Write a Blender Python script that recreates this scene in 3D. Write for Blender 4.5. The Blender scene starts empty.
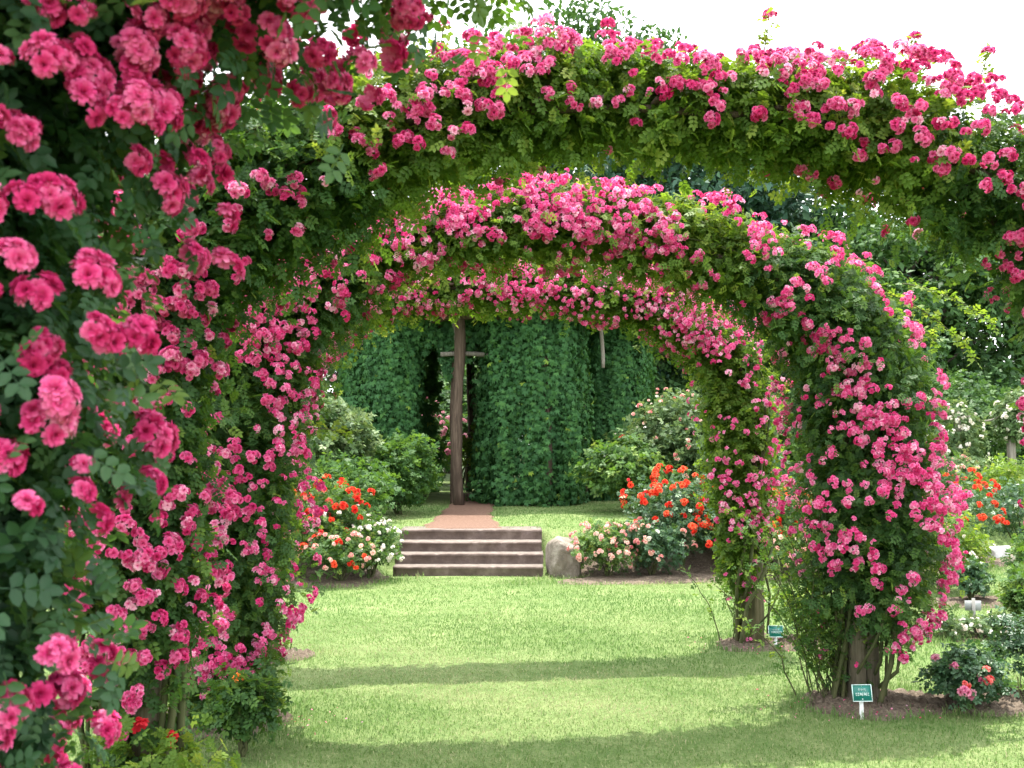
import bpy, math, random
import numpy as np

rng = np.random.default_rng(7)
random.seed(7)
C = bpy.context.scene.collection
PI = math.pi

# ------------------------------------------------------------------ helpers
def unit(v):
    v = np.asarray(v, float)
    return v / np.maximum(np.linalg.norm(v, axis=-1, keepdims=True), 1e-9)

def frames(ydir, zhint):
    """rotation matrices (k,3,3), columns x,y,z: y along ydir, z as near zhint as possible"""
    y = unit(ydir)
    x = unit(np.cross(y, zhint))
    z = np.cross(x, y)
    return np.stack([x, y, z], axis=-1)

class Acc:
    """collects quads with a per-vertex tint and builds ONE mesh object"""
    def __init__(s):
        s.V, s.F, s.T, s.n = [], [], [], 0
    def add(s, V, F, T=0.5):
        V = np.asarray(V, float).reshape(-1, 3); F = np.asarray(F, int).reshape(-1, 4)
        s.V.append(V); s.F.append(F + s.n)
        s.T.append(np.broadcast_to(np.asarray(T, float), (len(V),)).copy()); s.n += len(V)
    def scatter(s, tv, tf, tt, pos, R, scale, tint):
        k, n = len(pos), len(tv)
        if k == 0: return
        V = np.einsum('kij,nj->kni', R, tv) * np.asarray(scale).reshape(-1, 1, 1) + pos[:, None, :]
        F = tf[None] + (np.arange(k) * n)[:, None, None]
        T = tint[:, None] + tt[None, :]
        s.add(V.reshape(-1, 3), F.reshape(-1, 4), T.reshape(-1))
    def mesh(s, name, mat, smooth=False):
        me = bpy.data.meshes.new(name)
        if s.n == 0: return me
        V = np.concatenate(s.V).astype(np.float32); F = np.concatenate(s.F).astype(np.int32)
        T = np.clip(np.concatenate(s.T), 0, 1).astype(np.float32)
        me.vertices.add(len(V)); me.vertices.foreach_set('co', V.ravel())
        me.loops.add(F.size); me.loops.foreach_set('vertex_index', F.ravel())
        me.polygons.add(len(F))
        me.polygons.foreach_set('loop_start', np.arange(0, F.size, 4, dtype=np.int32))
        me.polygons.foreach_set('loop_total', np.full(len(F), 4, np.int32))
        if smooth: me.polygons.foreach_set('use_smooth', np.ones(len(F), bool))
        a = me.attributes.new('tint', 'FLOAT', 'POINT'); a.data.foreach_set('value', T)
        me.update(calc_edges=True); me.validate()
        me.materials.append(mat)
        return me
    def build(s, name, mat, parent=None, smooth=False):
        o = bpy.data.objects.new(name, s.mesh(name, mat, smooth)); C.objects.link(o)
        if parent: o.parent = parent
        return o

def thing(name, label, cat, loc=(0, 0, 0), rz=0, group=None):
    o = bpy.data.objects.new(name, None); C.objects.link(o)
    o.empty_display_size = 0.2
    o.location = loc; o.rotation_euler = (0, 0, rz)
    o['label'] = label; o['category'] = cat
    if group: o['group'] = group
    return o

def tag(o, label, cat, group=None):
    o['label'] = label; o['category'] = cat
    if group: o['group'] = group
    return o

def copy_tree(o, parent=None):
    c = o.copy(); C.objects.link(c); c.parent = parent
    for ch in list(o.children): copy_tree(ch, c)
    return c

def tube(acc, pts, rad, sides=6, tint=0.5, cap=True):
    pts = np.asarray(pts, float); n = len(pts)
    rad = np.broadcast_to(np.asarray(rad, float), (n,))
    tg = np.gradient(pts, axis=0); tg = unit(tg)
    ref = np.where(np.abs(tg[:, 2:3]) > 0.9, np.array([[1., 0, 0]]), np.array([[0, 0, 1.]]))
    a = unit(np.cross(tg, ref)); b = np.cross(tg, a)
    for i in range(1, n):                       # keep the ring from flipping
        if np.dot(a[i], a[i-1]) < 0: a[i], b[i] = -a[i], -b[i]
    th = np.arange(sides) * 2 * PI / sides
    V = pts[:, None] + rad[:, None, None] * (np.cos(th)[None, :, None] * a[:, None] + np.sin(th)[None, :, None] * b[:, None])
    F = []
    for i in range(n - 1):
        for j in range(sides):
            k = (j + 1) % sides
            F.append((i*sides+j, i*sides+k, (i+1)*sides+k, (i+1)*sides+j))
    V = V.reshape(-1, 3)
    if cap and sides in (4, 6, 8):
        for base, idx in ((0, 1), ((n-1)*sides, 0)):
            for q in range((sides-2)//2):
                f = (base, base+1+2*q, base+2+2*q, base+3+2*q)
                F.append(f[::-1] if idx else f)
    acc.add(V, F, tint)

def box(acc, c, s, R=None, tint=0.5, bev=0.0):
    """box with chamfered long edges (an octagon swept along its longest axis) or a plain one"""
    c = np.asarray(c, float); s = np.asarray(s, float) / 2
    if bev <= 0:
        V = np.array([[x, y, z] for x in (-1, 1) for y in (-1, 1) for z in (-1, 1)], float) * s
        F = [(0,1,3,2),(4,6,7,5),(0,4,5,1),(2,3,7,6),(0,2,6,4),(1,5,7,3)]
    else:
        ax = int(np.argmax(s)); o = [i for i in range(3) if i != ax]
        p, q = s[o[0]], s[o[1]]; b = bev
        ring = [(-p+b,-q),(p-b,-q),(p,-q+b),(p,q-b),(p-b,q),(-p+b,q),(-p,q-b),(-p,-q+b)]
        V = []
        for e in (-s[ax], s[ax]):
            for u, v in ring:
                w = [0, 0, 0]; w[ax] = e; w[o[0]] = u; w[o[1]] = v; V.append(w)
        V = np.array(V)
        F = [(i, (i+1) % 8, 8+(i+1) % 8, 8+i) for i in range(8)]
        F += [(0,7,2,1),(7,6,3,2),(6,5,4,3),(8,9,10,15),(15,10,11,14),(14,11,12,13)]
    if R is not None: V = V @ np.asarray(R).T
    acc.add(V + c, F, tint)

def rotz(a):
    return np.array([[math.cos(a), -math.sin(a), 0], [math.sin(a), math.cos(a), 0], [0, 0, 1]])

def lump(p, f, seed):
    """cheap smooth 3-D noise in about -1..1"""
    r = np.random.default_rng(seed)
    out = np.zeros(len(p))
    for i in range(6):
        k = r.normal(size=3) * f * (0.6 + 0.35 * i)
        out += np.sin(p @ k + r.uniform(0, 6.28)) / (1 + 0.35 * i)
    return out / 2.6

# ------------------------------------------------------------------ materials
def newmat(name):
    m = bpy.data.materials.new(name); m.use_nodes = True
    nt = m.node_tree; nt.nodes.clear()
    out = nt.nodes.new('ShaderNodeOutputMaterial')
    return m, nt, out

def ramp(nt, stops, src):
    r = nt.nodes.new('ShaderNodeValToRGB')
    e = r.color_ramp.elements
    while len(e) < len(stops): e.new(0.5)
    for i, (p, c) in enumerate(stops):
        e[i].position = p; e[i].color = (*c, 1)
    nt.links.new(src, r.inputs[0]); return r.outputs[0]

def attr(nt):
    a = nt.nodes.new('ShaderNodeAttribute'); a.attribute_name = 'tint'; return a.outputs['Fac']

def leafmat(name, stops, tstops=None, trans=0.35, rough=0.55, spec=0.2):
    m, nt, out = newmat(name)
    f = attr(nt)
    col = ramp(nt, stops, f)
    tcol = ramp(nt, tstops or stops, f)
    p = nt.nodes.new('ShaderNodeBsdfPrincipled')
    p.inputs['Roughness'].default_value = rough
    p.inputs['Specular IOR Level'].default_value = spec
    nt.links.new(col, p.inputs['Base Color'])
    t = nt.nodes.new('ShaderNodeBsdfTranslucent'); nt.links.new(tcol, t.inputs['Color'])
    mx = nt.nodes.new('ShaderNodeMixShader'); mx.inputs[0].default_value = trans
    nt.links.new(p.outputs[0], mx.inputs[1]); nt.links.new(t.outputs[0], mx.inputs[2])
    nt.links.new(mx.outputs[0], out.inputs[0])
    return m

def noise(nt, scale, detail=4, rough=0.6, coord=None, stretch=None):
    tc = nt.nodes.new('ShaderNodeTexCoord'); src = tc.outputs['Object']
    if stretch:
        mp = nt.nodes.new('ShaderNodeMapping'); mp.inputs['Scale'].default_value = stretch
        nt.links.new(src, mp.inputs[0]); src = mp.outputs[0]
    n = nt.nodes.new('ShaderNodeTexNoise'); n.inputs['Scale'].default_value = scale
    n.inputs['Detail'].default_value = detail; n.inputs['Roughness'].default_value = rough
    nt.links.new(src, n.inputs['Vector']); return n.outputs['Fac']

def solid(name, stops, scale, stretch=None, rough=0.85, bump=0.3, bdist=0.01, spec=0.2, detail=6):
    m, nt, out = newmat(name)
    f = noise(nt, scale, detail, 0.62, stretch=stretch)
    p = nt.nodes.new('ShaderNodeBsdfPrincipled')
    p.inputs['Roughness'].default_value = rough; p.inputs['Specular IOR Level'].default_value = spec
    nt.links.new(ramp(nt, stops, f), p.inputs['Base Color'])
    if bump:
        f2 = noise(nt, scale * 2.3, 6, 0.7, stretch=stretch)
        b = nt.nodes.new('ShaderNodeBump'); b.inputs['Strength'].default_value = bump
        b.inputs['Distance'].default_value = bdist
        nt.links.new(f2, b.inputs['Height']); nt.links.new(b.outputs[0], p.inputs['Normal'])
    nt.links.new(p.outputs[0], out.inputs[0])
    return m

def mix(nt, a, b, f):
    n = nt.nodes.new('ShaderNodeMix'); n.data_type = 'RGBA'
    nt.links.new(f, n.inputs['Factor']); nt.links.new(a, n.inputs['A']); nt.links.new(b, n.inputs['B'])
    return n.outputs['Result']

# leaf colours: tint 0..1 is a random mix of old and young leaves
L_ROSE = leafmat('rose_leaf', [(0, (0.024, 0.060, 0.021)), (.45, (0.045, 0.107, 0.029)), (.8, (0.089, 0.167, 0.031)), (1, (0.190, 0.262, 0.054))],
                 [(0, (.06, .14, .015)), (.5, (.13, .25, .02)), (1, (.30, .38, .05))], .38)
L_ROSEDARK = leafmat('rose_leaf_bluish', [(0, (0.022, 0.060, 0.030)), (.5, (0.041, 0.102, 0.043)), (.85, (0.078, 0.156, 0.043)), (1, (0.156, 0.228, 0.054))],
                 [(0, (.04, .11, .02)), (.5, (.09, .19, .025)), (1, (.26, .34, .05))], .36, .5, .25)
L_YELLOW = leafmat('rose_leaf_light', [(0, (0.051, 0.101, 0.018)), (.5, (0.096, 0.172, 0.026)), (1, (0.219, 0.274, 0.053))],
                 [(0, (.10, .20, .015)), (.5, (.19, .31, .02)), (1, (.40, .44, .05))], .46)  # lighter greens put sun into crowns and farthest arch; also young growth
L_BUSH = leafmat('bush_leaf', [(0, (0.037, 0.085, 0.030)), (.5, (0.075, 0.150, 0.040)), (1, (0.188, 0.263, 0.069))],
                 [(0, (.06, .14, .015)), (.5, (.12, .24, .02)), (1, (.30, .36, .06))], .33)
L_GLOSS = leafmat('glossy_bush_leaf', [(0, (0.027, 0.073, 0.037)), (.6, (0.056, 0.125, 0.056)), (1, (0.112, 0.188, 0.069))],
                 [(0, (.04, .11, .02)), (1, (.12, .22, .03))], .28, .42, .4)
L_PALE = leafmat('pale_shrub_leaf', [(0, (.045, .085, .035)), (.55, (.085, .145, .055)), (1, (.22, .28, .13))],
                 [(0, (.08, .16, .03)), (1, (.25, .32, .09))], .3)
L_BRIGHT = leafmat('bright_shrub_leaf', [(0, (.024, .066, .018)), (.5, (.042, .105, .026)), (1, (.09, .17, .04))],
                 [(0, (.07, .17, .02)), (1, (.2, .34, .03))], .35)
L_IVY = leafmat('creeper_leaf', [(0, (0.026, 0.082, 0.031)), (.5, (0.048, 0.138, 0.044)), (.9, (0.084, 0.203, 0.047)), (1, (0.223, 0.324, 0.046))],
                [(0, (.03, .10, .02)), (1, (.12, .25, .03))], .28, .6, .15)
L_TREE = leafmat('tree_leaf', [(0, (0.026, 0.068, 0.024)), (.5, (0.050, 0.112, 0.035)), (1, (0.107, 0.188, 0.046))],
                 [(0, (.03, .09, .015)), (1, (.12, .22, .03))], .3)
L_CEDAR = leafmat('conifer_needle', [(0, (0.024, 0.063, 0.045)), (.6, (0.045, 0.105, 0.066)), (1, (0.075, 0.150, 0.075))],
                 [(0, (.02, .06, .02)), (1, (.07, .13, .04))], .2)
M_GRASS = leafmat('grass_blade', [(0, (.062, .126, .032)), (.45, (.118, .190, .058)), (.75, (.205, .248, .105)), (1, (.37, .35, .20))],
                  [(0, (.09, .21, .03)), (.6, (.17, .30, .065)), (1, (.37, .38, .19))], .35, .6, .15)

def petalmat(name, stops, trans=0.35):
    return leafmat(name, stops, None, trans, .55, .2)
P_PINK = petalmat('pink_petal', [(0, (.50, .012, .105)), (.4, (.66, .045, .21)), (.75, (.78, .17, .38)), (1, (.87, .48, .62))], .35)
P_ORANGE = petalmat('orange_red_petal', [(0, (.52, .012, .012)), (.5, (.70, .036, .020)), (.8, (.78, .085, .032)), (1, (.82, .22, .09))])
P_PALE = petalmat('pale_pink_petal', [(0, (.62, .12, .16)), (.5, (.78, .36, .33)), (1, (.86, .66, .56))])
P_MAUVE = petalmat('mauve_pink_petal', [(0, (.50, .05, .17)), (.5, (.66, .17, .32)), (1, (.80, .45, .52))])
P_WHITE = petalmat('white_petal', [(0, (.62, .48, .40)), (.5, (.76, .70, .62)), (1, (.84, .82, .76))])
P_FLAME = petalmat('flame_orange_petal', [(0, (.75, .10, .012)), (.6, (.85, .2, .025)), (1, (.88, .36, .08))])
P_RED = petalmat('coral_red_petal', [(0, (.6, .012, .03)), (.6, (.78, .05, .07)), (1, (.85, .25, .22))])

M_CANE = solid('cane', [(.3, (.035, .048, .016)), (.6, (.075, .082, .034)), (.8, (.13, .105, .06))], 14, (1, 1, .3))
M_POST = solid('weathered_post', [(.25, (.065, .056, .042)), (.5, (.15, .128, .092)), (.75, (.25, .22, .17))], 9, (6, 6, .35), bump=.6)
M_POSTMOSS = solid('mossy_post', [(.25, (.030, .030, .014)), (.5, (.072, .066, .030)), (.75, (.135, .115, .068))], 9, (3.5, 3.5, .35), bump=.6)
M_LOG = solid('brown_log', [(.25, (.030, .021, .015)), (.5, (.066, .046, .033)), (.75, (.13, .095, .07))], 6, (5, 5, .5), bump=.7, bdist=.02)
M_LOGPALE = solid('lit_grey_log', [(.25, (.10, .085, .07)), (.5, (.19, .17, .145)), (.8, (.30, .28, .25))], 6, (5, 5, .5), bump=.6, bdist=.02)  # paler tone puts sunlight into summerhouse logs; also far grey post and rope
M_BARK = solid('tree_bark', [(.3, (.035, .028, .022)), (.7, (.11, .09, .07))], 3, (3, 3, .5), bump=.8, bdist=.05)
M_STONE = solid('brownstone', [(.2, (.062, .044, .038)), (.5, (.120, .088, .076)), (.8, (.20, .155, .135))], 7, bump=.5, bdist=.012)
M_WORN = solid('worn_stone_nosing', [(.2, (.09, .072, .060)), (.5, (.14, .117, .10)), (.8, (.22, .19, .165))], 11, bump=.4)
M_ROCK = solid('boulder_stone', [(.2, (.09, .075, .058)), (.5, (.19, .16, .13)), (.8, (.37, .33, .285))], 7, bump=.9, bdist=.03)
M_BLOCK = solid('pale_stone', [(.3, (.40, .40, .39)), (.7, (.58, .58, .56))], 8, bump=.4)
M_GREEN = solid('green_enamel', [(.3, (.004, .125, .095)), (.7, (.007, .165, .13))], 6, rough=.35, bump=0, spec=.5)
M_WHITE = solid('white_paint', [(.3, (.66, .68, .68)), (.7, (.78, .79, .78))], 10, rough=.5, bump=.1)
M_LETTER = solid('white_lettering', [(.3, (.55, .70, .68)), (.7, (.7, .8, .78))], 10, rough=.5, bump=0)
M_GREYBOARD = solid('grey_board', [(.3, (.27, .29, .29)), (.7, (.38, .39, .38))], 12, rough=.6, bump=.1)
M_GREYSTAKE = solid('grey_stake', [(.3, (.16, .16, .15)), (.7, (.27, .26, .24))], 12, rough=.7, bump=.2)

# soil with bark mulch
def soilmat():
    m, nt, out = newmat('mulch_soil')
    f = noise(nt, 38, 6, .75); g = noise(nt, 3, 3, .5)
    a = ramp(nt, [(.3, (.055, .040, .029)), (.55, (.14, .108, .080)), (.78, (.30, .245, .19))], f)
    b = ramp(nt, [(.3, (.080, .062, .048)), (.55, (.20, .160, .122)), (.78, (.38, .325, .265))], f)
    p = nt.nodes.new('ShaderNodeBsdfPrincipled'); p.inputs['Roughness'].default_value = .95
    p.inputs['Specular IOR Level'].default_value = .1
    nt.links.new(mix(nt, a, b, g), p.inputs['Base Color'])
    bp = nt.nodes.new('ShaderNodeBump'); bp.inputs['Strength'].default_value = .9; bp.inputs['Distance'].default_value = .03
    nt.links.new(f, bp.inputs['Height']); nt.links.new(bp.outputs[0], p.inputs['Normal'])
    nt.links.new(p.outputs[0], out.inputs[0]); return m
M_SOIL = soilmat()
M_PATH = solid('red_gravel', [(.25, (.070, .036, .026)), (.5, (.125, .072, .050)), (.75, (.22, .14, .10))], 30, bump=.6, bdist=.01)

def lawnmat():
    m, nt, out = newmat('lawn')
    f = noise(nt, 55, 5, .75); g = noise(nt, .9, 4, .6); h = noise(nt, 5, 4, .6)
    a = ramp(nt, [(.3, (.060, .112, .030)), (.55, (.11, .17, .052)), (.8, (.19, .225, .09))], f)
    b = ramp(nt, [(.3, (.10, .155, .05)), (.55, (.19, .24, .095)), (.8, (.33, .34, .18))], f)
    k = nt.nodes.new('ShaderNodeMath'); k.operation = 'ADD'; nt.links.new(g, k.inputs[0]); nt.links.new(h, k.inputs[1])
    k2 = ramp(nt, [(.0, (0, 0, 0)), (.42, (.05, .05, .05)), (.62, (1, 1, 1))], k.outputs[0])
    k3 = nt.nodes.new('ShaderNodeMath'); k3.operation = 'MULTIPLY'; k3.inputs[1].default_value = .5
    nt.links.new(k.outputs[0], k3.inputs[0])
    nt.links.new(k3.outputs[0], k2.node.inputs[0])
    p = nt.nodes.new('ShaderNodeBsdfPrincipled'); p.inputs['Roughness'].default_value = .9
    p.inputs['Specular IOR Level'].default_value = .1
    nt.links.new(mix(nt, a, b, k2), p.inputs['Base Color'])
    bp = nt.nodes.new('ShaderNodeBump'); bp.inputs['Strength'].default_value = .7; bp.inputs['Distance'].default_value = .03
    nt.links.new(f, bp.inputs['Height']); nt.links.new(bp.outputs[0], p.inputs['Normal'])
    nt.links.new(p.outputs[0], out.inputs[0]); return m
M_LAWN = lawnmat()

# ------------------------------------------------------------------ terrain
YAW = math.atan(132 / 1000)
def sstep(t):
    t = np.clip(t, 0, 1); return t * t * (3 - 2 * t)
def ground_z(X, Y):
    X = np.asarray(X, float); Y = np.asarray(Y, float)
    ye = 12.55 + 2.6 * sstep((X - 5.5) / 3.0)
    rise = sstep((Y - ye) / 1.15) * 0.52
    # the notch the steps stand in
    Yl = Y + (X - 1.12) * 0.132
    notch = sstep((X + 0.06) / .16) * (1 - sstep((X - 2.12) / .16))
    r2 = sstep((Yl - 13.62) / .2) * 0.50
    rise = rise * (1 - notch) + r2 * notch
    slope = np.clip(Y - ye - 1.2, 0, 8) * 0.017 + np.clip(Y - 30, 0, 60) * .02
    return rise + slope + 0.012 * np.sin(X * 1.3 + .4) * np.sin(Y * 1.1)
def gz(x, y): return float(ground_z(np.array([x]), np.array([y]))[0])

def axis(lo, f0, f1, hi, fine, coarse):
    a = list(np.arange(f0, f1, fine))
    left, x, s = [], f0, fine
    while x > lo: s = min(s * 1.35, coarse); x -= s; left.append(x)
    right, x, s = [], a[-1], fine
    while x < hi: s = min(s * 1.35, coarse); x += s; right.append(x)
    return np.array(left[::-1] + a + right)

def grid_mesh(name, X, Y, Zf, mat):
    gx, gy = np.meshgrid(X, Y); z = Zf(gx, gy)
    V = np.stack([gx, gy, z], -1).reshape(-1, 3); nx, ny = len(X), len(Y)
    i, j = np.meshgrid(np.arange(nx - 1), np.arange(ny - 1)); b = (j * nx + i).ravel()
    F = np.stack([b, b + 1, b + nx + 1, b + nx], -1)
    a = Acc(); a.add(V, F); return a.build(name, mat, smooth=True)

g = grid_mesh('ground', axis(-400, -5, 13, 400, .1, 60), axis(-300, 4, 22, 500, .1, 60), ground_z, M_LAWN)
g['kind'] = 'structure'

# soil beds: irregular low mounds of mulch, draped on the ground
BEDS = []
def bed(cx, cy, rx, ry, rot=0, seed=0, h=.03, sq=2.0):
    r = np.random.default_rng(seed); ph = r.uniform(0, 6.28, 5)
    def edge(th):
        e = 1 + sum(.05 * np.sin((k + 2) * th + ph[k]) for k in range(5))
        c, s = np.abs(np.cos(th)), np.abs(np.sin(th))
        return e * (c ** sq + s ** sq) ** (-1 / sq)
    BEDS.append((cx, cy, rx, ry, rot, edge))
    n, k = 96, 22
    th = np.arange(n) * 2 * PI / n
    rr = np.linspace(0.02, 1, k)
    T, Rr = np.meshgrid(th, rr); E = edge(T) * Rr
    lx, ly = rx * E * np.cos(T), ry * E * np.sin(T)
    X = cx + lx * math.cos(rot) - ly * math.sin(rot); Y = cy + lx * math.sin(rot) + ly * math.cos(rot)
    Z = ground_z(X, Y) + h * (1 - Rr ** 6) + .012 * r.normal(size=X.shape) * (Rr < .97) - .012 * (Rr > .99) + .004
    V = np.stack([X, Y, Z], -1).reshape(-1, 3)
    F = [(a * n + b, a * n + (b + 1) % n, (a + 1) * n + (b + 1) % n, (a + 1) * n + b) for a in range(k - 1) for b in range(n)]
    F.append((0, n // 4, n // 2, 3 * n // 4))
    A = Acc(); A.add(V, F); o = A.build('flower_bed', M_SOIL, smooth=True); o['kind'] = 'structure'; return o
def in_bed(X, Y, grow=1.0):
    m = np.zeros(X.shape, bool)
    for cx, cy, rx, ry, rot, e in BEDS:
        dx, dy = X - cx, Y - cy
        lx = (dx * math.cos(rot) + dy * math.sin(rot)) / rx; ly = (-dx * math.sin(rot) + dy * math.cos(rot)) / ry
        m |= np.hypot(lx, ly) < e(np.arctan2(ly, lx)) * grow
    return m

XL, XR = -0.92, 3.08
AY = [1.90, 4.00, 6.15, 8.10]
bed(3.14, 6.08, .50, .38, seed=3, h=.015); bed(3.28, 8.08, .55, .34, seed=4, h=.015)
bed(XL - .1, 6.2, .55, .38, seed=5); bed(XL - .1, 8.1, .5, .36, seed=6)
bed(XL - .1, 4.1, .6, .5, seed=7); bed(XR, 4.1, .55, .4, seed=8); bed(XL - .2, 2.1, .6, .5, seed=9); bed(XR, 2.1, .55, .4, seed=19)
bed(4.9, 12.55, 2.72, .78, -.02, seed=10, sq=3.0)               # bed right of the steps
bed(-1.6, 12.7, 1.68, .72, -.08, seed=11, sq=3.0)               # bed left of the steps
bed(8.9, 13.6, 1.6, .75, .05, seed=12, sq=3)
bed(7.9, 9.9, 2.4, .36, .0, seed=13, sq=3)
bed(7.3, 8.15, 2.6, .34, .0, seed=14, sq=3)
bed(4.1, 6.0, .72, .34, .05, seed=15, sq=2.5)

# gravel path from the top step to the summerhouse
def path_mesh():
    ys = np.linspace(13.55, 22.0, 60); V = []
    cx = np.interp(ys, [13.5, 14.2, 16.2, 19, 22], [1.12, 1.16, 1.36, 1.78, 2.4])
    hw = np.interp(ys, [13.5, 14.2, 16.2, 19, 22], [.74, .58, .46, .42, .8])
    us = np.linspace(-1, 1, 13); A = Acc()
    for y, c, h in zip(ys, cx, hw):
        for u in us:
            x = c + u * h * (1 + .07 * math.sin(y * 5 + 3 * u) + .05 * math.sin(y * 13 + u))
            V.append((x, y, gz(x, y) + (.022 if abs(u) < .95 else -.01)))
    n = len(us)
    F = [(i*n+j, i*n+j+1, (i+1)*n+j+1, (i+1)*n+j) for i in range(len(ys)-1) for j in range(n-1)]
    A.add(V, F); o = A.build('path', M_PATH, smooth=True); o['kind'] = 'structure'
path_mesh()
def on_path(X, Y):
    cx = np.interp(Y, [13.5, 14.2, 16.2, 19, 22], [1.12, 1.16, 1.36, 1.78, 2.4]); hw = np.interp(Y, [13.5, 14.2, 16.2, 19, 22], [.74, .58, .46, .42, .8])
    return (np.abs(X - cx) < hw * np.where(Y > 13.7, .86 + .16 * np.sin(Y * 17 + X * 9), 1.35)) & (Y > 12.65)

# ------------------------------------------------------------------ grass (stuff)
def grass():
    bands = [(4.2, 7.0, 4200, 1.0), (7.0, 10, 2600, 1.15), (10, 14, 1500, 1.35), (14, 20, 650, 1.7)]
    A = Acc()
    for y0, y1, dens, sc in bands:
        x0, x1 = -.45 * y1 - .6, .75 * y1 + .2
        x0 = max(x0, -2.6)
        n = int((x1 - x0) * (y1 - y0) * dens)
        X = rng.uniform(x0, x1, n); Y = rng.uniform(y0, y1, n)
        ok = ~in_bed(X, Y, .97) & ~on_path(X, Y)
        X, Y = X[ok], Y[ok]
        P = np.stack([X, Y, ground_z(X, Y) - .004], -1)
        patch = .75 * lump(np.stack([X, Y, 0 * X], -1), 1.1, 5) + .55 * lump(np.stack([X, Y, 0 * X], -1), 2.6, 15)
        fine = lump(np.stack([X, Y, 0 * X], -1), 5.0, 6)
        h = (.020 + .007 * rng.normal(size=len(X)) - .006 * patch) * sc ** .3
        edge = in_bed(X, Y, 1.22)
        h = np.where(edge, h * rng.uniform(1.2, 3.0, len(X)), h)
        h = np.clip(h, .012, .12)
        w = .0032 * sc
        az = rng.uniform(0, 2 * PI, len(X)); ln = rng.uniform(.15, .8, len(X))
        d = np.stack([np.cos(az), np.sin(az), 0 * az], -1); s = np.stack([-np.sin(az), np.cos(az), 0 * az], -1)
        up = np.array([0, 0, 1.])
        m1 = P + d * (ln * h * .35)[:, None] + up * (h * .6)[:, None]
        tp = P + d * (ln * h)[:, None] + up * (h * np.sqrt(1 - .6 * ln ** 2))[:, None]
        V = np.stack([P - s * w, m1 - s * w * .8, tp, m1 + s * w * .8], 1)
        V[:, 0] -= 0; k = len(X)
        # blade as one kinked quad: base, left bulge, tip, right bulge
        F = np.arange(k * 4).reshape(-1, 4)
        t = .41 + .15 * rng.normal(size=k) + .44 * patch + .18 * fine + (rng.random(k) < .12) * .35
        A.add(V.reshape(-1, 3), F, np.repeat(t, 4))
    o = A.build('grass', M_GRASS); o['kind'] = 'stuff'
    tag(o, 'short mown green lawn grass with straw coloured patches', 'grass')
grass()

# ------------------------------------------------------------------ leaf and flower templates
def compound(n_pairs, L=1.0, lw=.24, ll=.40, hi=True):
    V, F = [], []
    def leaflet(b, ang, l, w, droop=.05):
        d = np.array([math.sin(ang), math.cos(ang), 0]); s = np.array([math.cos(ang), -math.sin(ang), 0]); up = np.array([0, 0, 1.])
        b = np.array(b); i = len(V)
        if hi:
            V.extend([b, b+d*l*.32+s*w*.5+up*w*.22, b+d*l*.72+s*w*.42+up*w*.14-up*droop*l, b+d*l-up*droop*2*l,
                      b+d*l*.72-s*w*.42+up*w*.14-up*droop*l, b+d*l*.32-s*w*.5+up*w*.22])
            F.extend([(i, i+1, i+2, i+3), (i, i+3, i+4, i+5)])
        else:
            V.extend([b, b+d*l*.45+s*w*.5+up*w*.16, b+d*l-up*droop*l, b+d*l*.45-s*w*.5+up*w*.16])
            F.append((i, i+1, i+2, i+3))
    top = L - ll
    for k in range(n_pairs):
        y = top * (.35 + .65 * k / max(n_pairs - 1, 1)) if n_pairs > 1 else top * .6
        z = -.10 * (y / L) ** 2
        for sg in (-1, 1): leaflet((0, y * .96, z), sg * 1.12, ll * .92, lw)
    leaflet((0, top * 1.02, -.10 * (top / L) ** 2), 0, ll, lw)
    i = len(V)
    V.extend([np.array([-.008, 0, 0]), np.array([.008, 0, 0]), np.array([.006, top, -.1 * (top/L)**2]), np.array([-.006, top, -.1 * (top/L)**2])])
    F.append((i, i+1, i+2, i+3))
    V = np.array(V); return V, np.array(F), np.zeros(len(V))
LEAF7 = compound(3, lw=.19, ll=.32); LEAF7LO = compound(3, lw=.20, ll=.34, hi=False); LEAF5 = compound(2, lw=.26, ll=.42)
LEAF5LO = compound(2, lw=.28, ll=.44, hi=False)
LEAF3 = compound(1, lw=.42, ll=.62, hi=False)
_v = np.array([(0, 0, 0), (.28, .45, .06), (0, 1, -.12), (-.28, .45, .06)], float)
LEAF1 = (_v, np.array([(0, 1, 2, 3)]), np.zeros(4))
_v = np.array([(0, 0, 0), (.34, .18, .05), (.44, .52, .03), (0, 1, -.18), (-.44, .52, .03), (-.34, .18, .05)], float)
def palmate():
    V, F, T = [], [], []
    for a, l in ((0, 1.0), (.75, .9), (-.75, .9), (1.5, .66), (-1.5, .66)):
        d = np.array([math.sin(a), math.cos(a), 0]); q = np.array([math.cos(a), -math.sin(a), 0]); up_ = np.array([0, 0, 1.]); i = len(V); w = .2 * l
        V += [0 * d, d * l * .55 + q * w + up_ * .05, d * l - up_ * .22 * l, d * l * .55 - q * w + up_ * .05]; F.append((i, i+1, i+2, i+3)); T += [.04 * math.cos(7 * a)] * 4
    return np.array(V), np.array(F), np.array(T)
LEAFBIG = palmate()

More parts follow.
